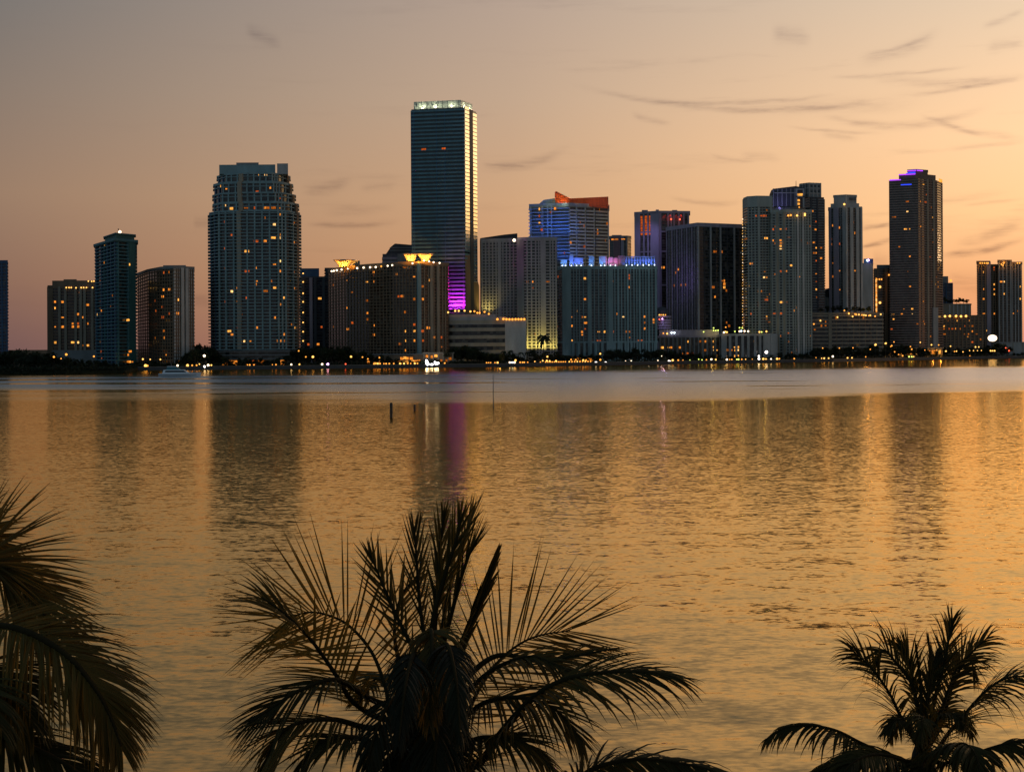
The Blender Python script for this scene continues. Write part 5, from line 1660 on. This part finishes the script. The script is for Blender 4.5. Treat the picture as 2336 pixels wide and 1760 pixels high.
# upright heart leaves
fc([(1000, 1500, .1), (1022, 1360, .3), (1058, 1238, .5), (1076, 1185, .6)], up=(-.9, -.5, 0), ll=.75, n=26, t0=.3, droop=.05, spread=24, tipspread=8, vee=10, seed=5, w=0.034, mat='frond_old')
fc([(1005, 1500, 0), (1030, 1400, -.1), (1062, 1285, -.2), (1083, 1245, -.2)], up=(-1, .3, 0), ll=.7, n=24, t0=.3, droop=.08, spread=26, tipspread=10, vee=14, seed=6, w=0.034)
fc([(975, 1500, .2), (958, 1380, .4), (950, 1270, .6), (945, 1200, .7)], up=(.6, -.8, 0), ll=.62, n=14, t0=.35, droop=.03, spread=24, tipspread=8, vee=8, seed=7, w=0.034)
fc([(955, 1510, .1), (905, 1405, .2), (872, 1330, .3), (845, 1265, .4)], up=(.3, -.9, .2), ll=.62, n=13, t0=.3, droop=.02, spread=30, tipspread=8, vee=6, seed=8, w=0.036)
fc([(990, 1480, -.1), (996, 1360, -.1), (1004, 1240, 0), (1012, 1180, 0)], up=(.2, -1, 0), ll=.55, n=14, t0=.35, droop=.03, spread=18, tipspread=6, vee=4, seed=9, w=0.032)
fc([(1015, 1560, -.2), (1062, 1440, -.3), (1100, 1345, -.3), (1128, 1270, -.3)], up=(.9, -.4, .2), ll=.5, n=60, t0=.2, droop=.02, spread=16, tipspread=5, vee=20, seed=10, w=.06)
fc([(985, 1440, -.2), (1010, 1330, -.3), (1040, 1235, -.3), (1052, 1185, -.3)], up=(-.2, -1, 0), ll=.6, n=15, t0=.3, droop=.03, spread=20, tipspread=7, vee=10, seed=11, w=0.034)
fc([(930, 1560, .5), (900, 1450, .9), (915, 1360, 1.2), (955, 1310, 1.3)], up=(.3, -1, .1), ll=.6, n=14, t0=.3, droop=.1, spread=38, tipspread=10, vee=4, seed=12, w=0.034, mat='frond_old')
# right arch
fc([(1045, 1690, .0), (1068, 1625, .2), (1090, 1576, .3), (1120, 1530, .5), (1153, 1492, .7), (1200, 1460, .8), (1246, 1445, .9), (1300, 1438, 1.0)], up=(-.12, -1, .2), ll=1.4, n=38, t0=.2, droop=.03, spread=70, tipspread=16, vee=0, w=.026, seed=21, r0=.026, tipl=.75, mat='frond_old')
fc([(1050, 1590, -.3), (1120, 1530, -.5), (1200, 1498, -.8), (1260, 1512, -1.), (1330, 1550, -1.1)], up=(.2, -.4, .9), ll=.65, n=30, t0=.25, droop=.6, spread=46, vee=-4, seed=22, w=0.036)
fc([(1040, 1740, -.6), (1092, 1740, -1), (1146, 1667, -1.4), (1215, 1592, -1.7), (1292, 1548, -1.9), (1384, 1533, -2), (1470, 1532, -2), (1545, 1545, -2)], up=(.05, -.35, 1), ll=1.0, n=56, t0=.18, droop=.6, spread=58, tipspread=16, vee=-4, seed=23, w=0.04, r0=.05)
fc([(1045, 1640, -.5), (1110, 1600, -.9), (1190, 1590, -1.2), (1270, 1620, -1.4), (1330, 1690, -1.5)], up=(.15, -.5, .9), ll=.85, n=42, t0=.2, droop=0.5, spread=52, vee=-10, seed=24, ragged=0.25, w=0.036)
fc([(1040, 1690, -.9), (1110, 1680, -1.4), (1190, 1690, -1.6), (1262, 1750, -1.6)], up=(.15, -.4, .9), ll=.7, n=38, t0=.2, droop=0.55, spread=52, vee=-10, seed=25, ragged=0.25)
fc([(1120, 1500, .3), (1230, 1508, .3), (1290, 1500, .2), (1400, 1478, 0)], up=(0, -.5, .9), ll=.55, n=22, t0=.3, droop=.2, spread=30, tipspread=8, vee=4, seed=26, w=0.034)
# leaves hanging towards the viewer
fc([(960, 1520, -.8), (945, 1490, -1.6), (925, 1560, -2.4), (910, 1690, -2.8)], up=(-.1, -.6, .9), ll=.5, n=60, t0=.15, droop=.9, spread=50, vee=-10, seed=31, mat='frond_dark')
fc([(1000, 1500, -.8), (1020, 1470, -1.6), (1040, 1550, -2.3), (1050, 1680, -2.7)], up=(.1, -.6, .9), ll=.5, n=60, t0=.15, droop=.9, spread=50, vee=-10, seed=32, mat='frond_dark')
fc([(975, 1470, -.7), (985, 1440, -1.3), (985, 1520, -1.9), (980, 1640, -2.2)], up=(0, -.7, .8), ll=.6, n=50, t0=.2, droop=.9, spread=46, vee=-8, seed=33, mat='frond_old')
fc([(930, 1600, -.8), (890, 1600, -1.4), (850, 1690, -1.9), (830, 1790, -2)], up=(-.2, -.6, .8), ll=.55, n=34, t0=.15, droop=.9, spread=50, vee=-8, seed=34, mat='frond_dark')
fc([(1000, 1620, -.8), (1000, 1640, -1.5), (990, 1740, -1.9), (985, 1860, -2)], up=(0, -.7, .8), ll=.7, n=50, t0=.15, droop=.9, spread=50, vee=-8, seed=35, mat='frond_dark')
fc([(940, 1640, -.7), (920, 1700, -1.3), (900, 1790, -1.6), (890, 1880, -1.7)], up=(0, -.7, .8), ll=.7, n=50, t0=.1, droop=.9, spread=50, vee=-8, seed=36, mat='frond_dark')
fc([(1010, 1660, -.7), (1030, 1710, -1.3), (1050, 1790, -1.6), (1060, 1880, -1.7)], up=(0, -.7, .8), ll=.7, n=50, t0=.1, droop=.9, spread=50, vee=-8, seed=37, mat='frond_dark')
fc([(985, 1600, .8), (990, 1560, 1.8), (1000, 1570, 2.8), (1010, 1640, 3.6)], up=(0, .3, 1), ll=.85, n=60, t0=.2, droop=.5, spread=55, vee=10, seed=38)
fc([(940, 1590, .7), (900, 1545, 1.6), (860, 1545, 2.5), (815, 1600, 3.2)], up=(0, .3, 1), ll=.85, n=60, t0=.2, droop=.5, spread=55, vee=10, seed=39)

# --- low palm whose leaf just enters below the centre
D2 = 15.
pm = palm('coconut_palm', 'palm mostly below the frame, one arching leaf showing right of the centre palm', 1300, 1950, D2, -.3)
trunk(pm, .16)
crownshaft(pm, nuts=0)
frond(pm, line([(1290, 1940, 0), (1290, 1840, .2), (1340, 1760, .3), (1442, 1732, .3), (1538, 1738, .2), (1640, 1764, 0), (1740, 1840, -.2)], D2), up=(0, -.3, 1), ll=.9, n=80, t0=.2, droop=.9, spread=60, vee=-14, seed=41)
frond(pm, line([(1290, 1940, 0), (1220, 1880, .4), (1130, 1850, .6), (1020, 1880, .5), (940, 1960, .3)], D2), ll=.9, n=60, droop=.7, seed=42)
frond(pm, line([(1300, 1940, 0), (1330, 1890, .8), (1400, 1880, 1.6), (1480, 1930, 2.2)], D2), ll=.9, n=60, droop=.6, seed=43)
frond(pm, line([(1300, 1940, 0), (1280, 1940, -.8), (1260, 2020, -1.6), (1240, 2150, -2)], D2), ll=.9, n=60, droop=.6, seed=44)

# --- left palm, crown outside the frame
D3 = 13.
pm = palm('coconut_palm', 'coconut palm at the left edge with long combed leaves reaching in', -190, 1560, D3, -.4)
trunk(pm, .18)
crownshaft(pm, nuts=6, s=1.2, seed=4)
CL = (-190, 1550, 0)
def fl(lst, **k):
    frond(pm, line([CL] + lst, D3), **k)
fl([(-160, 1400, .4), (-100, 1300, .7), (-30, 1270, .8), (40, 1325, .8), (90, 1385, .7), (125, 1440, .6)], up=(.35, -.8, .6), ll=.95, n=135, t0=.1, droop=.2, spread=52, tipspread=14, vee=0, seed=51, w=.03, ragged=.06, mat='frond_old')
fl([(-190, 1380, .5), (-165, 1290, .9), (-115, 1225, 1.1), (-50, 1225, 1.2), (0, 1270, 1.2)], up=(.3, -.9, .5), ll=.75, n=90, t0=.15, droop=.15, spread=52, tipspread=16, vee=0, seed=52, w=.03, ragged=.06, mat='frond_old')
fl([(-100, 1460, -.6), (-20, 1428, -1), (60, 1440, -1.3), (150, 1492, -1.5), (212, 1562, -1.6), (250, 1630, -1.6), (276, 1700, -1.6)], up=(.35, -.75, .75), ll=.82, n=130, t0=.12, droop=.5, spread=56, tipspread=14, vee=-8, seed=53, w=.032, mat='frond_old', ragged=.06, r0=.04)
fl([(-120, 1560, -.9), (-50, 1530, -1.4), (20, 1560, -1.6), (70, 1640, -1.7)], up=(.2, -.6, .9), ll=.8, n=60, t0=.12, droop=.8, spread=52, vee=-10, seed=55)
fl([(-120, 1640, -1), (-20, 1672, -1.4), (80, 1706, -1.6), (178, 1762, -1.7), (240, 1840, -1.7)], up=(.1, -.4, 1), ll=.75, n=70, t0=.12, droop=.7, spread=50, vee=-8, seed=56)
fl([(-150, 1600, -.9), (-100, 1560, -1.5), (-40, 1580, -2), (0, 1660, -2.3)], up=(.2, -.6, .9), ll=.7, n=50, t0=.15, droop=.8, spread=52, vee=-8, seed=57)
fl([(-240, 1450, 0), (-330, 1380, .2), (-430, 1400, .3), (-510, 1500, .2)], ll=.85, n=60, droop=.5, seed=58)
fl([(-230, 1560, -.4), (-330, 1540, -.8), (-430, 1600, -1), (-490, 1720, -1)], ll=.85, n=60, droop=.6, seed=59)
fl([(-190, 1420, .8), (-200, 1380, 1.8), (-210, 1420, 2.8), (-220, 1500, 3.4)], ll=.85, n=60, droop=.5, seed=60)

# --- right palm
D4 = 23.
pm = palm('coconut_palm', 'smaller wind-tattered coconut palm at the bottom right corner', 2106, 1735, D4, .5)
trunk(pm, .17)
crownshaft(pm, nuts=6, s=.7, seed=9)
CR = (2106, 1725, 0)
def fq(lst, **k):
    k.setdefault('ragged', .38)
    frond(pm, line([CR] + lst, D4), **k)
fq([(2059, 1745, -.4), (2010, 1716, -.8), (1959, 1691, -1.1), (1915, 1668, -1.3), (1872, 1656, -1.4), (1826, 1653, -1.4), (1786, 1660, -1.4), (1745, 1688, -1.4)], up=(-.1, -.25, 1), ll=.72, n=56, t0=.15, droop=1.1, spread=55, tipspread=20, vee=-16, seed=61, w=.05)
fq([(2088, 1691, -.1), (2056, 1636, -.2), (2031, 1584, -.3), (1996, 1532, -.4), (1965, 1500, -.4), (1939, 1480, -.4)], up=(-.6, -.3, .7), ll=0.94, n=36, t0=.15, droop=0.80, spread=46, tipspread=18, vee=-6, seed=62, w=.032)
fq([(2098, 1647, .1), (2080, 1561, .2), (2047, 1515, .2), (2018, 1482, .2), (2004, 1500, .2), (2000, 1520, .2)], up=(-.5, -.4, .7), ll=0.78, n=36, t0=.2, droop=0.80, spread=38, tipspread=18, vee=0, seed=63, w=.032)
fq([(2095, 1640, .2), (2085, 1560, .4), (2072, 1500, .5), (2055, 1472, .6)], up=(-.5, -.5, .6), ll=0.72, n=36, t0=.25, droop=0.48, spread=30, tipspread=14, vee=0, seed=64, w=.032)
fq([(2103, 1640, 0), (2100, 1560, .1), (2093, 1500, .1), (2090, 1476, .1)], up=(1, -.2, 0), ll=.3, n=24, t0=.4, droop=.05, spread=10, tipspread=4, vee=0, seed=65, w=.05)
fq([(2115, 1619, 0), (2121, 1550, 0), (2122, 1504, .1), (2116, 1455, .1)], up=(.9, -.5, 0), ll=.45, n=36, t0=.25, droop=.12, spread=18, tipspread=7, vee=10, seed=66, w=.042)
fq([(2130, 1604, .2), (2144, 1550, .3), (2156, 1504, .4), (2166, 1450, .5), (2173, 1416, .5)], up=(-.7, -.6, 0), ll=0.78, n=36, t0=.25, droop=0.40, spread=32, tipspread=12, vee=6, seed=67, w=.032)
fq([(2140, 1640, .3), (2165, 1570, .5), (2185, 1520, .7), (2210, 1500, .8), (2225, 1540, .8)], up=(.3, -.5, .8), ll=0.98, n=36, t0=.2, droop=0.80, spread=44, tipspread=18, vee=-4, seed=68, w=.032)
fq([(2148, 1650, .4), (2170, 1570, .6), (2196, 1515, .7), (2226, 1478, .8), (2254, 1453, .8)], up=(.5, -.3, .8), ll=0.85, n=36, t0=.2, droop=0.72, spread=44, tipspread=16, vee=0, seed=69, w=.032)
fq([(2131, 1719, -.2), (2160, 1676, -.4), (2189, 1642, -.6), (2220, 1606, -.8), (2246, 1578, -.9), (2278, 1554, -1), (2310, 1543, -1), (2350, 1546, -1), (2400, 1580, -1)], up=(.1, -.25, 1), ll=1.10, n=70, t0=.12, droop=0.64, spread=60, tipspread=24, vee=-8, seed=70, w=.032, ragged=.15)
fq([(2150, 1740, -.6), (2200, 1725, -1), (2258, 1706, -1.3), (2300, 1694, -1.4), (2340, 1690, -1.4), (2400, 1710, -1.4)], up=(.1, -.3, 1), ll=.8, n=60, t0=.12, droop=1.0, spread=55, vee=-14, seed=71, w=.05)
fq([(2140, 1720, -.9), (2190, 1695, -1.8), (2225, 1720, -2.4), (2240, 1800, -2.8)], up=(.1, -.6, .9), ll=.8, n=80, t0=.1, droop=1.0, spread=60, vee=-6, seed=72, w=.06, ragged=.1)
fq([(2090, 1740, -.9), (2010, 1720, -1.6), (1950, 1735, -2.1), (1900, 1790, -2.4)], up=(-.1, -.5, .9), ll=.8, n=80, t0=.1, droop=1.0, spread=60, vee=-6, seed=73, w=.06, ragged=.1)
fq([(2080, 1745, -.6), (1990, 1738, -1), (1920, 1740, -1.2), (1860, 1766, -1.3), (1800, 1830, -1.3)], up=(-.1, -.3, 1), ll=.75, n=66, t0=.1, droop=1.0, spread=56, vee=-10, seed=74, w=.05)
fq([(2106, 1680, .7), (2090, 1640, 1.5), (2060, 1640, 2.2), (2030, 1690, 2.7)], up=(0, .3, 1), ll=.75, n=56, t0=.15, droop=.8, spread=52, vee=0, seed=75)
fq([(2120, 1670, .7), (2150, 1620, 1.5), (2190, 1630, 2.2), (2220, 1680, 2.7)], up=(0, .3, 1), ll=.75, n=56, t0=.15, droop=.8, spread=52, vee=0, seed=76)
fq([(2106, 1740, -.9), (2104, 1760, -1.6), (2100, 1850, -2.2)], up=(0, -.6, .8), ll=.7, n=56, t0=.1, droop=.9, spread=52, vee=0, seed=77)

fq([(2092, 1690, -.3), (2070, 1650, -.6), (2045, 1640, -.9), (2020, 1668, -1.1)], up=(-.2, -.5, .8), ll=.6, n=46, t0=.1, droop=1.0, spread=48, vee=0, seed=78, w=.042)
fq([(2118, 1690, -.3), (2140, 1640, -.6), (2168, 1626, -.9), (2195, 1650, -1.1)], up=(.2, -.5, .8), ll=.6, n=46, t0=.1, droop=1.0, spread=48, vee=0, seed=79, w=.042)
fq([(2108, 1680, -.3), (2108, 1640, -.7), (2104, 1640, -1.2), (2100, 1690, -1.6)], up=(0, -.6, .8), ll=.6, n=46, t0=.1, droop=1.0, spread=50, vee=0, seed=80, w=.042)
fq([(2110, 1660, .1), (2116, 1590, .2), (2128, 1530, .3), (2140, 1490, .4)], up=(-.4, -.6, .4), ll=.55, n=36, t0=.2, droop=.6, spread=32, tipspread=10, vee=0, seed=81, w=.042)
# ================================================================== WATER
m, t = newmat('bay_water')
g = t.n('ShaderNodeNewGeometry')
pos = g.outputs['Position']
sx = t.n('ShaderNodeSeparateXYZ')
t.l(pos, sx.inputs[0])
# ripple slopes at three sizes, used as surface normals
nA = t.noise(t.vm('MULTIPLY', pos, (.34, .75, 1)), 1., 3., .6)[1]
nB = t.noise(t.vm('MULTIPLY', pos, (.06, .17, 1)), 1., 2., .5)[1]
nC = t.noise(t.vm('MULTIPLY', pos, (1.5, 2.8, 1)), 1., 2., .5)[1]
patch = t.noise(t.vm('MULTIPLY', pos, (.004, .008, 1)), 1., 3., .55)[0]
patch2 = t.noise(t.vm('MULTIPLY', pos, (.0035, .02, 1)), 1., 3., .6)[0]
# wind-ruffled band: nearer edge follows a gentle curve, ragged
ax = t.m('ABSOLUTE', t.m('ADD', sx.outputs[0], 30.))
edge = t.m('ADD', t.m('ADD', 440., t.m('MULTIPLY', ax, .62)), t.m('MULTIPLY', t.m('SUBTRACT', patch, .5), 260.))
yy = sx.outputs[1]
soft = t.mr(sx.outputs[0], -90., 60., 190., 45.)
band = t.m('DIVIDE', t.m('SUBTRACT', yy, edge), soft, clamp=True)
band = t.mr(band, 0., 1., 0., 1., 'SMOOTHSTEP')
shored = t.m('ADD', 1130., t.m('MULTIPLY', sx.outputs[0], .22))
lee = t.mr(t.m('SUBTRACT', yy, shored), -110., 60., 1., 0., 'SMOOTHSTEP')
band = t.m('MULTIPLY', band, lee)
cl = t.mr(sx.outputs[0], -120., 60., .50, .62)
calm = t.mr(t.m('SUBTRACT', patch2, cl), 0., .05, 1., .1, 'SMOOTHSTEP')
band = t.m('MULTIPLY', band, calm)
def slope(k_a, k_b, k_c, ch):
    s_ = None
    for n_, k in ((nA, k_a), (nB, k_b), (nC, k_c)):
        sp = t.n('ShaderNodeSeparateColor')
        t.l(n_, sp.inputs[0])
        q = t.m('MULTIPLY', t.m('SUBTRACT', sp.outputs[ch], .5), k)
        s_ = q if s_ is None else t.m('ADD', s_, q)
    return s_
near = t.mr(yy, 60., 420., .9, 1.)
k_B = t.mr(yy, 65., 170., .27, .02)
k_A = t.mr(yy, 80., 300., .26, .10)
k_C = t.mr(yy, 80., 300., .26, .34)
amp = t.m('MULTIPLY', t.m('ADD', near, t.m('MULTIPLY', band, 1.2)), t.mr(patch, .35, .65, .9, 1.1))
slx = t.m('MULTIPLY', slope(.10, .03, .16, 0), amp)
sly = t.m('ADD', t.m('MULTIPLY', t.m('ADD', slope(k_A, k_B, k_C, 1), t.mr(yy, 90., 280., -.022, -.006)), amp), t.m('MULTIPLY', band, t.mr(yy, 480., 900., -.03, -.09)))
cx = t.n('ShaderNodeCombineXYZ')
t.l(slx, cx.inputs[0])
t.l(sly, cx.inputs[1])
cx.inputs[2].default_value = 1
nrm = t.vm('NORMALIZE', cx.outputs[0])
gl = t.n('ShaderNodeBsdfGlossy')
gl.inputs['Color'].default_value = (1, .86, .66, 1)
t.l(t.mix(t.m('MULTIPLY', band, t.mr(yy, 450., 800., .25, 1.)), (1., .735, .34), t.mix(t.mr(sx.outputs[0], -250., 260.), (.50, .62, .70), (.95, .90, .86))), gl.inputs['Color'])  # painted reflection tint: low-sky gold, band cooler and duller to the left
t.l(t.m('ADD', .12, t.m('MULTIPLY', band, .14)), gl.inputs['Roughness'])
t.l(nrm, gl.inputs['Normal'])
df = t.n('ShaderNodeBsdfDiffuse')
df.inputs[0].default_value = (.012, .016, .014, 1)
lw = t.n('ShaderNodeLayerWeight')
lw.inputs[0].default_value = .5
fac = t.m('ADD', .12, t.m('MULTIPLY', t.m('POWER', lw.outputs['Facing'], 1.85), .90), clamp=True)
mx = t.n('ShaderNodeMixShader')
t.l(fac, mx.inputs[0])
t.l(df.outputs[0], mx.inputs[1])
t.l(gl.outputs[0], mx.inputs[2])
o = t.n('ShaderNodeOutputMaterial')
t.l(mx.outputs[0], o.inputs[0])
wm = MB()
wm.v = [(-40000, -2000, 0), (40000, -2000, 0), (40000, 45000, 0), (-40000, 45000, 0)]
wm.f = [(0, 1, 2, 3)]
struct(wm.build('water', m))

# ================================================================== SKY
w = bpy.data.worlds.new('World')
S.world = w
w.use_nodes = True
t = NT(w.node_tree)
tc = t.n('ShaderNodeTexCoord')
D_ = tc.outputs['Generated']
sp = t.n('ShaderNodeSeparateXYZ')
t.l(D_, sp.inputs[0])
az = t.m('MULTIPLY', t.m('ARCTAN2', sp.outputs[0], sp.outputs[1]), 180 / math.pi)
el = t.m('MULTIPLY', t.m('ARCSINE', sp.outputs[2]), 180 / math.pi)
elf = t.mr(el, 0., 60.)
def sky(stops, k=1.):
    return t.ramp(elf, [(e / 60., tuple(x * k for x in lin(c))) for e, c in stops])
r_anti = sky([(0, (88, 88, 96)), (8, (84, 100, 112)), (25, (70, 96, 110)), (60, (58, 78, 94))], 1.45)
r_left = sky([(0, (118, 90, 86)), (2.5, (138, 106, 90)), (6, (152, 124, 102)), (10, (136, 121, 108)), (13.8, (118, 115, 111)), (20, (92, 95, 99)), (30, (68, 76, 86)), (60, (64, 76, 92))])
r_mid = sky([(0, (194, 134, 98)), (3, (208, 156, 112)), (6, (204, 163, 124)), (10, (192, 165, 138)), (13.8, (180, 160, 142)), (20, (136, 126, 120)), (30, (94, 97, 104)), (60, (66, 78, 94))])
r_right = sky(k=1.25, stops=[(0, (198, 132, 102)), (2, (220, 156, 106)), (5, (240, 190, 134)), (8, (238, 196, 148)), (13.8, (206, 186, 158)), (20, (172, 156, 138)), (30, (126, 122, 122)), (60, (68, 80, 96))])
r_sun = sky([(0, (225, 150, 84)), (3, (250, 190, 110)), (7, (252, 210, 146)), (13.8, (226, 190, 148)), (20, (184, 160, 136)), (30, (132, 124, 122)), (60, (70, 80, 96))], 1.7)
aa = t.m('ABSOLUTE', t.m('SUBTRACT', az, 45.))          # distance from the afterglow
aa = t.m('MINIMUM', aa, t.m('SUBTRACT', 360., aa))
c = t.mix(t.mr(aa, 0., 25., 1., 0., 'SMOOTHSTEP'), r_right, r_sun)
c = t.mix(t.mr(aa, 25., 45., 0., 1., 'LINEAR'), c, r_mid)
c = t.mix(t.mr(aa, 45., 65., 0., 1., 'LINEAR'), c, r_left)
c = t.mix(t.mr(aa, 65., 120., 0., 1., 'SMOOTHSTEP'), c, r_anti)
# thin grey cirrus: soft wisps plus long streaks
cv = t.n('ShaderNodeCombineXYZ')
t.l(az, cv.inputs[0])
t.l(el, cv.inputs[1])
warp = t.noise(t.vm('MULTIPLY', cv.outputs[0], (.22, .5, 1)), 1., 4., .6)
wob = t.m('MULTIPLY', t.m('SUBTRACT', warp[0], .5), 1.3)
fine = t.noise(t.vm('MULTIPLY', cv.outputs[0], (.7, 5., 1)), 1., 5., .65)[0]
def uvdir(u, v):
    p = P(u, v, 1.) - Vector((0, 0, H))
    return math.degrees(math.atan2(p.x, p.y)), math.degrees(math.asin(p.z / p.length))
tot = None
STREAKS = [  # (u0,v0,u1,v1, sag, half width px, strength)
    (1335, 200, 2030, 222, 34, 5, .55), (1440, 262, 1530, 282, 2, 5, .4), (1100, 378, 1290, 345, 12, 8, .55),
    (560, 66, 640, 98, 0, 10, .45), (690, 432, 800, 410, 6, 10, .55), (700, 512, 905, 505, 3, 5, .6),
    (1760, 76, 1850, 84, 0, 14, .4), (1960, 140, 2140, 76, 10, 10, .4), (1880, 262, 2240, 250, 26, 6, .5),
    (2140, 280, 2336, 318, 4, 6, .35), (1530, 448, 1690, 460, 8, 4, .45), (2150, 582, 2336, 545, 6, 5, 1.2),
    (1960, 566, 2040, 544, 0, 4, .9), (1960, 524, 2040, 508, 0, 4, .7), (2180, 556, 2330, 520, 2, 8, .4),
    (2160, 640, 2260, 655, 0, 14, .4), (1690, 355, 1780, 365, 0, 7, .35), (440, 508, 478, 508, 0, 8, .35),
    (440, 686, 478, 690, 0, 10, .45), (1990, 180, 2336, 176, 10, 7, .3), (1870, 305, 1960, 318, 0, 6, .35),
    (2230, 540, 2336, 505, 2, 7, .3), (2250, 108, 2336, 92, 0, 8, .35), (740, 482, 900, 470, 3, 8, .25),
    (820, 430, 905, 425, 0, 7, .25), (2020, 470, 2300, 440, 3, 6, .3), (1990, 600, 2030, 610, 0, 20, .4), (1700, 240, 2100, 232, 4, 12, .25),
    (1490, 238, 1900, 214, 6, 3, .4), (1900, 178, 2200, 150, 6, 3, .45), (2060, 214, 2336, 176, 5, 4, .4), (1800, 290, 2010, 300, 4, 3, .4),
    (2100, 262, 2240, 310, 0, 4, .4), (1620, 352, 1720, 372, 2, 3, .35), (2160, 338, 2336, 322, 3, 4, .35), (1980, 128, 2120, 84, 4, 3, .4), (2240, 60, 2336, 28, 2, 5, .35), (2190, 470, 2336, 452, 2, 3, .35), (1100, 372, 1200, 376, 2, 3, .35)]
for u0, v0, u1, v1, sag, hw, st in STREAKS:
    a0, e0 = uvdir(u0, v0)
    a1, e1 = uvdir(u1, v1)
    k = math.degrees(1 / F)
    s_ = t.m('DIVIDE', t.m('SUBTRACT', az, a0), a1 - a0)
    par = t.m('MULTIPLY', t.m('MULTIPLY', s_, t.m('SUBTRACT', 1., s_)), 4 * sag * k)
    line_ = t.m('SUBTRACT', t.m('ADD', e0, t.m('MULTIPLY', s_, e1 - e0)), par)
    off = t.m('ADD', t.m('SUBTRACT', el, line_), t.m('MULTIPLY', wob, .35))
    g_ = t.m('DIVIDE', off, hw * k * 1.3)
    g_ = t.m('POWER', 2.718, t.m('MULTIPLY', t.m('MULTIPLY', g_, g_), -1.))
    en = t.m('MULTIPLY', t.mr(s_, -.08, .25, 0., 1., 'SMOOTHSTEP'), t.mr(s_, .7, 1.1, 1., 0., 'SMOOTHSTEP'))
    x_ = t.m('MULTIPLY', t.m('MULTIPLY', g_, en), st)
    tot = x_ if tot is None else t.m('ADD', tot, x_)
wisp = t.noise(t.vm('ADD', t.vm('MULTIPLY', cv.outputs[0], (.10, .8, 1)), (3.3, 1.7, 0)), 1., 5., .6)[0]
wisp = t.m('MULTIPLY', t.mr(wisp, .54, .72, 0., 1., 'SMOOTHSTEP'), t.mr(az, -12., 14., .08, .42))
tot = t.m('MULTIPLY', t.m('ADD', tot, wisp), t.mr(fine, .3, .7, .25, 1.35))
front = t.mr(sp.outputs[1], 0., .2)
tot = t.m('MULTIPLY', tot, front, clamp=True)
c = t.mix(1., c, (1.0, .965, .985), 'MULTIPLY')
dark = t.mix(1., c, (.58, .56, .62), 'MULTIPLY')
c = t.mix(t.m('MULTIPLY', tot, 1.05, clamp=True), c, dark)
bg = t.n('ShaderNodeBackground')
t.l(c, bg.inputs[0])
bg.inputs[1].default_value = 1.0
nish = t.n('ShaderNodeTexSky', sky_type='NISHITA')
nish.sun_disc = False
nish.sun_elevation = R(1.0)
nish.sun_rotation = R(52.)
nish.dust_density = 2.
bg2 = t.n('ShaderNodeBackground')
t.l(nish.outputs[0], bg2.inputs[0])
bg2.inputs[1].default_value = .02
ad = t.n('ShaderNodeAddShader')
t.l(bg.outputs[0], ad.inputs[0])
t.l(bg2.outputs[0], ad.inputs[1])
o = t.n('ShaderNodeOutputWorld')
t.l(ad.outputs[0], o.inputs[0])

# last light of a sun almost at the horizon, far right behind the skyline
sd = bpy.data.lights.new('sun', 'SUN')
sd.energy = .4
sd.color = (1, .62, .32)
sd.angle = R(3)
so = bpy.data.objects.new('sun', sd)
COL.objects.link(so)
a = R(52.)
so.rotation_euler = (-Vector((math.sin(a), math.cos(a), math.tan(R(1.5))))).to_track_quat('-Z', 'Y').to_euler()

S.view_settings.view_transform = 'Standard'
S.view_settings.look = 'None'
S.view_settings.exposure = 0
S.view_settings.gamma = 1
S.cycles.use_denoising = True
S.cycles.max_bounces = 6
S.cycles.diffuse_bounces = 2
S.cycles.glossy_bounces = 3
S.cycles.transmission_bounces = 2
S.cycles.sample_clamp_indirect = 6
S.cycles.sample_clamp_direct = 0
S.cycles.use_light_tree = True
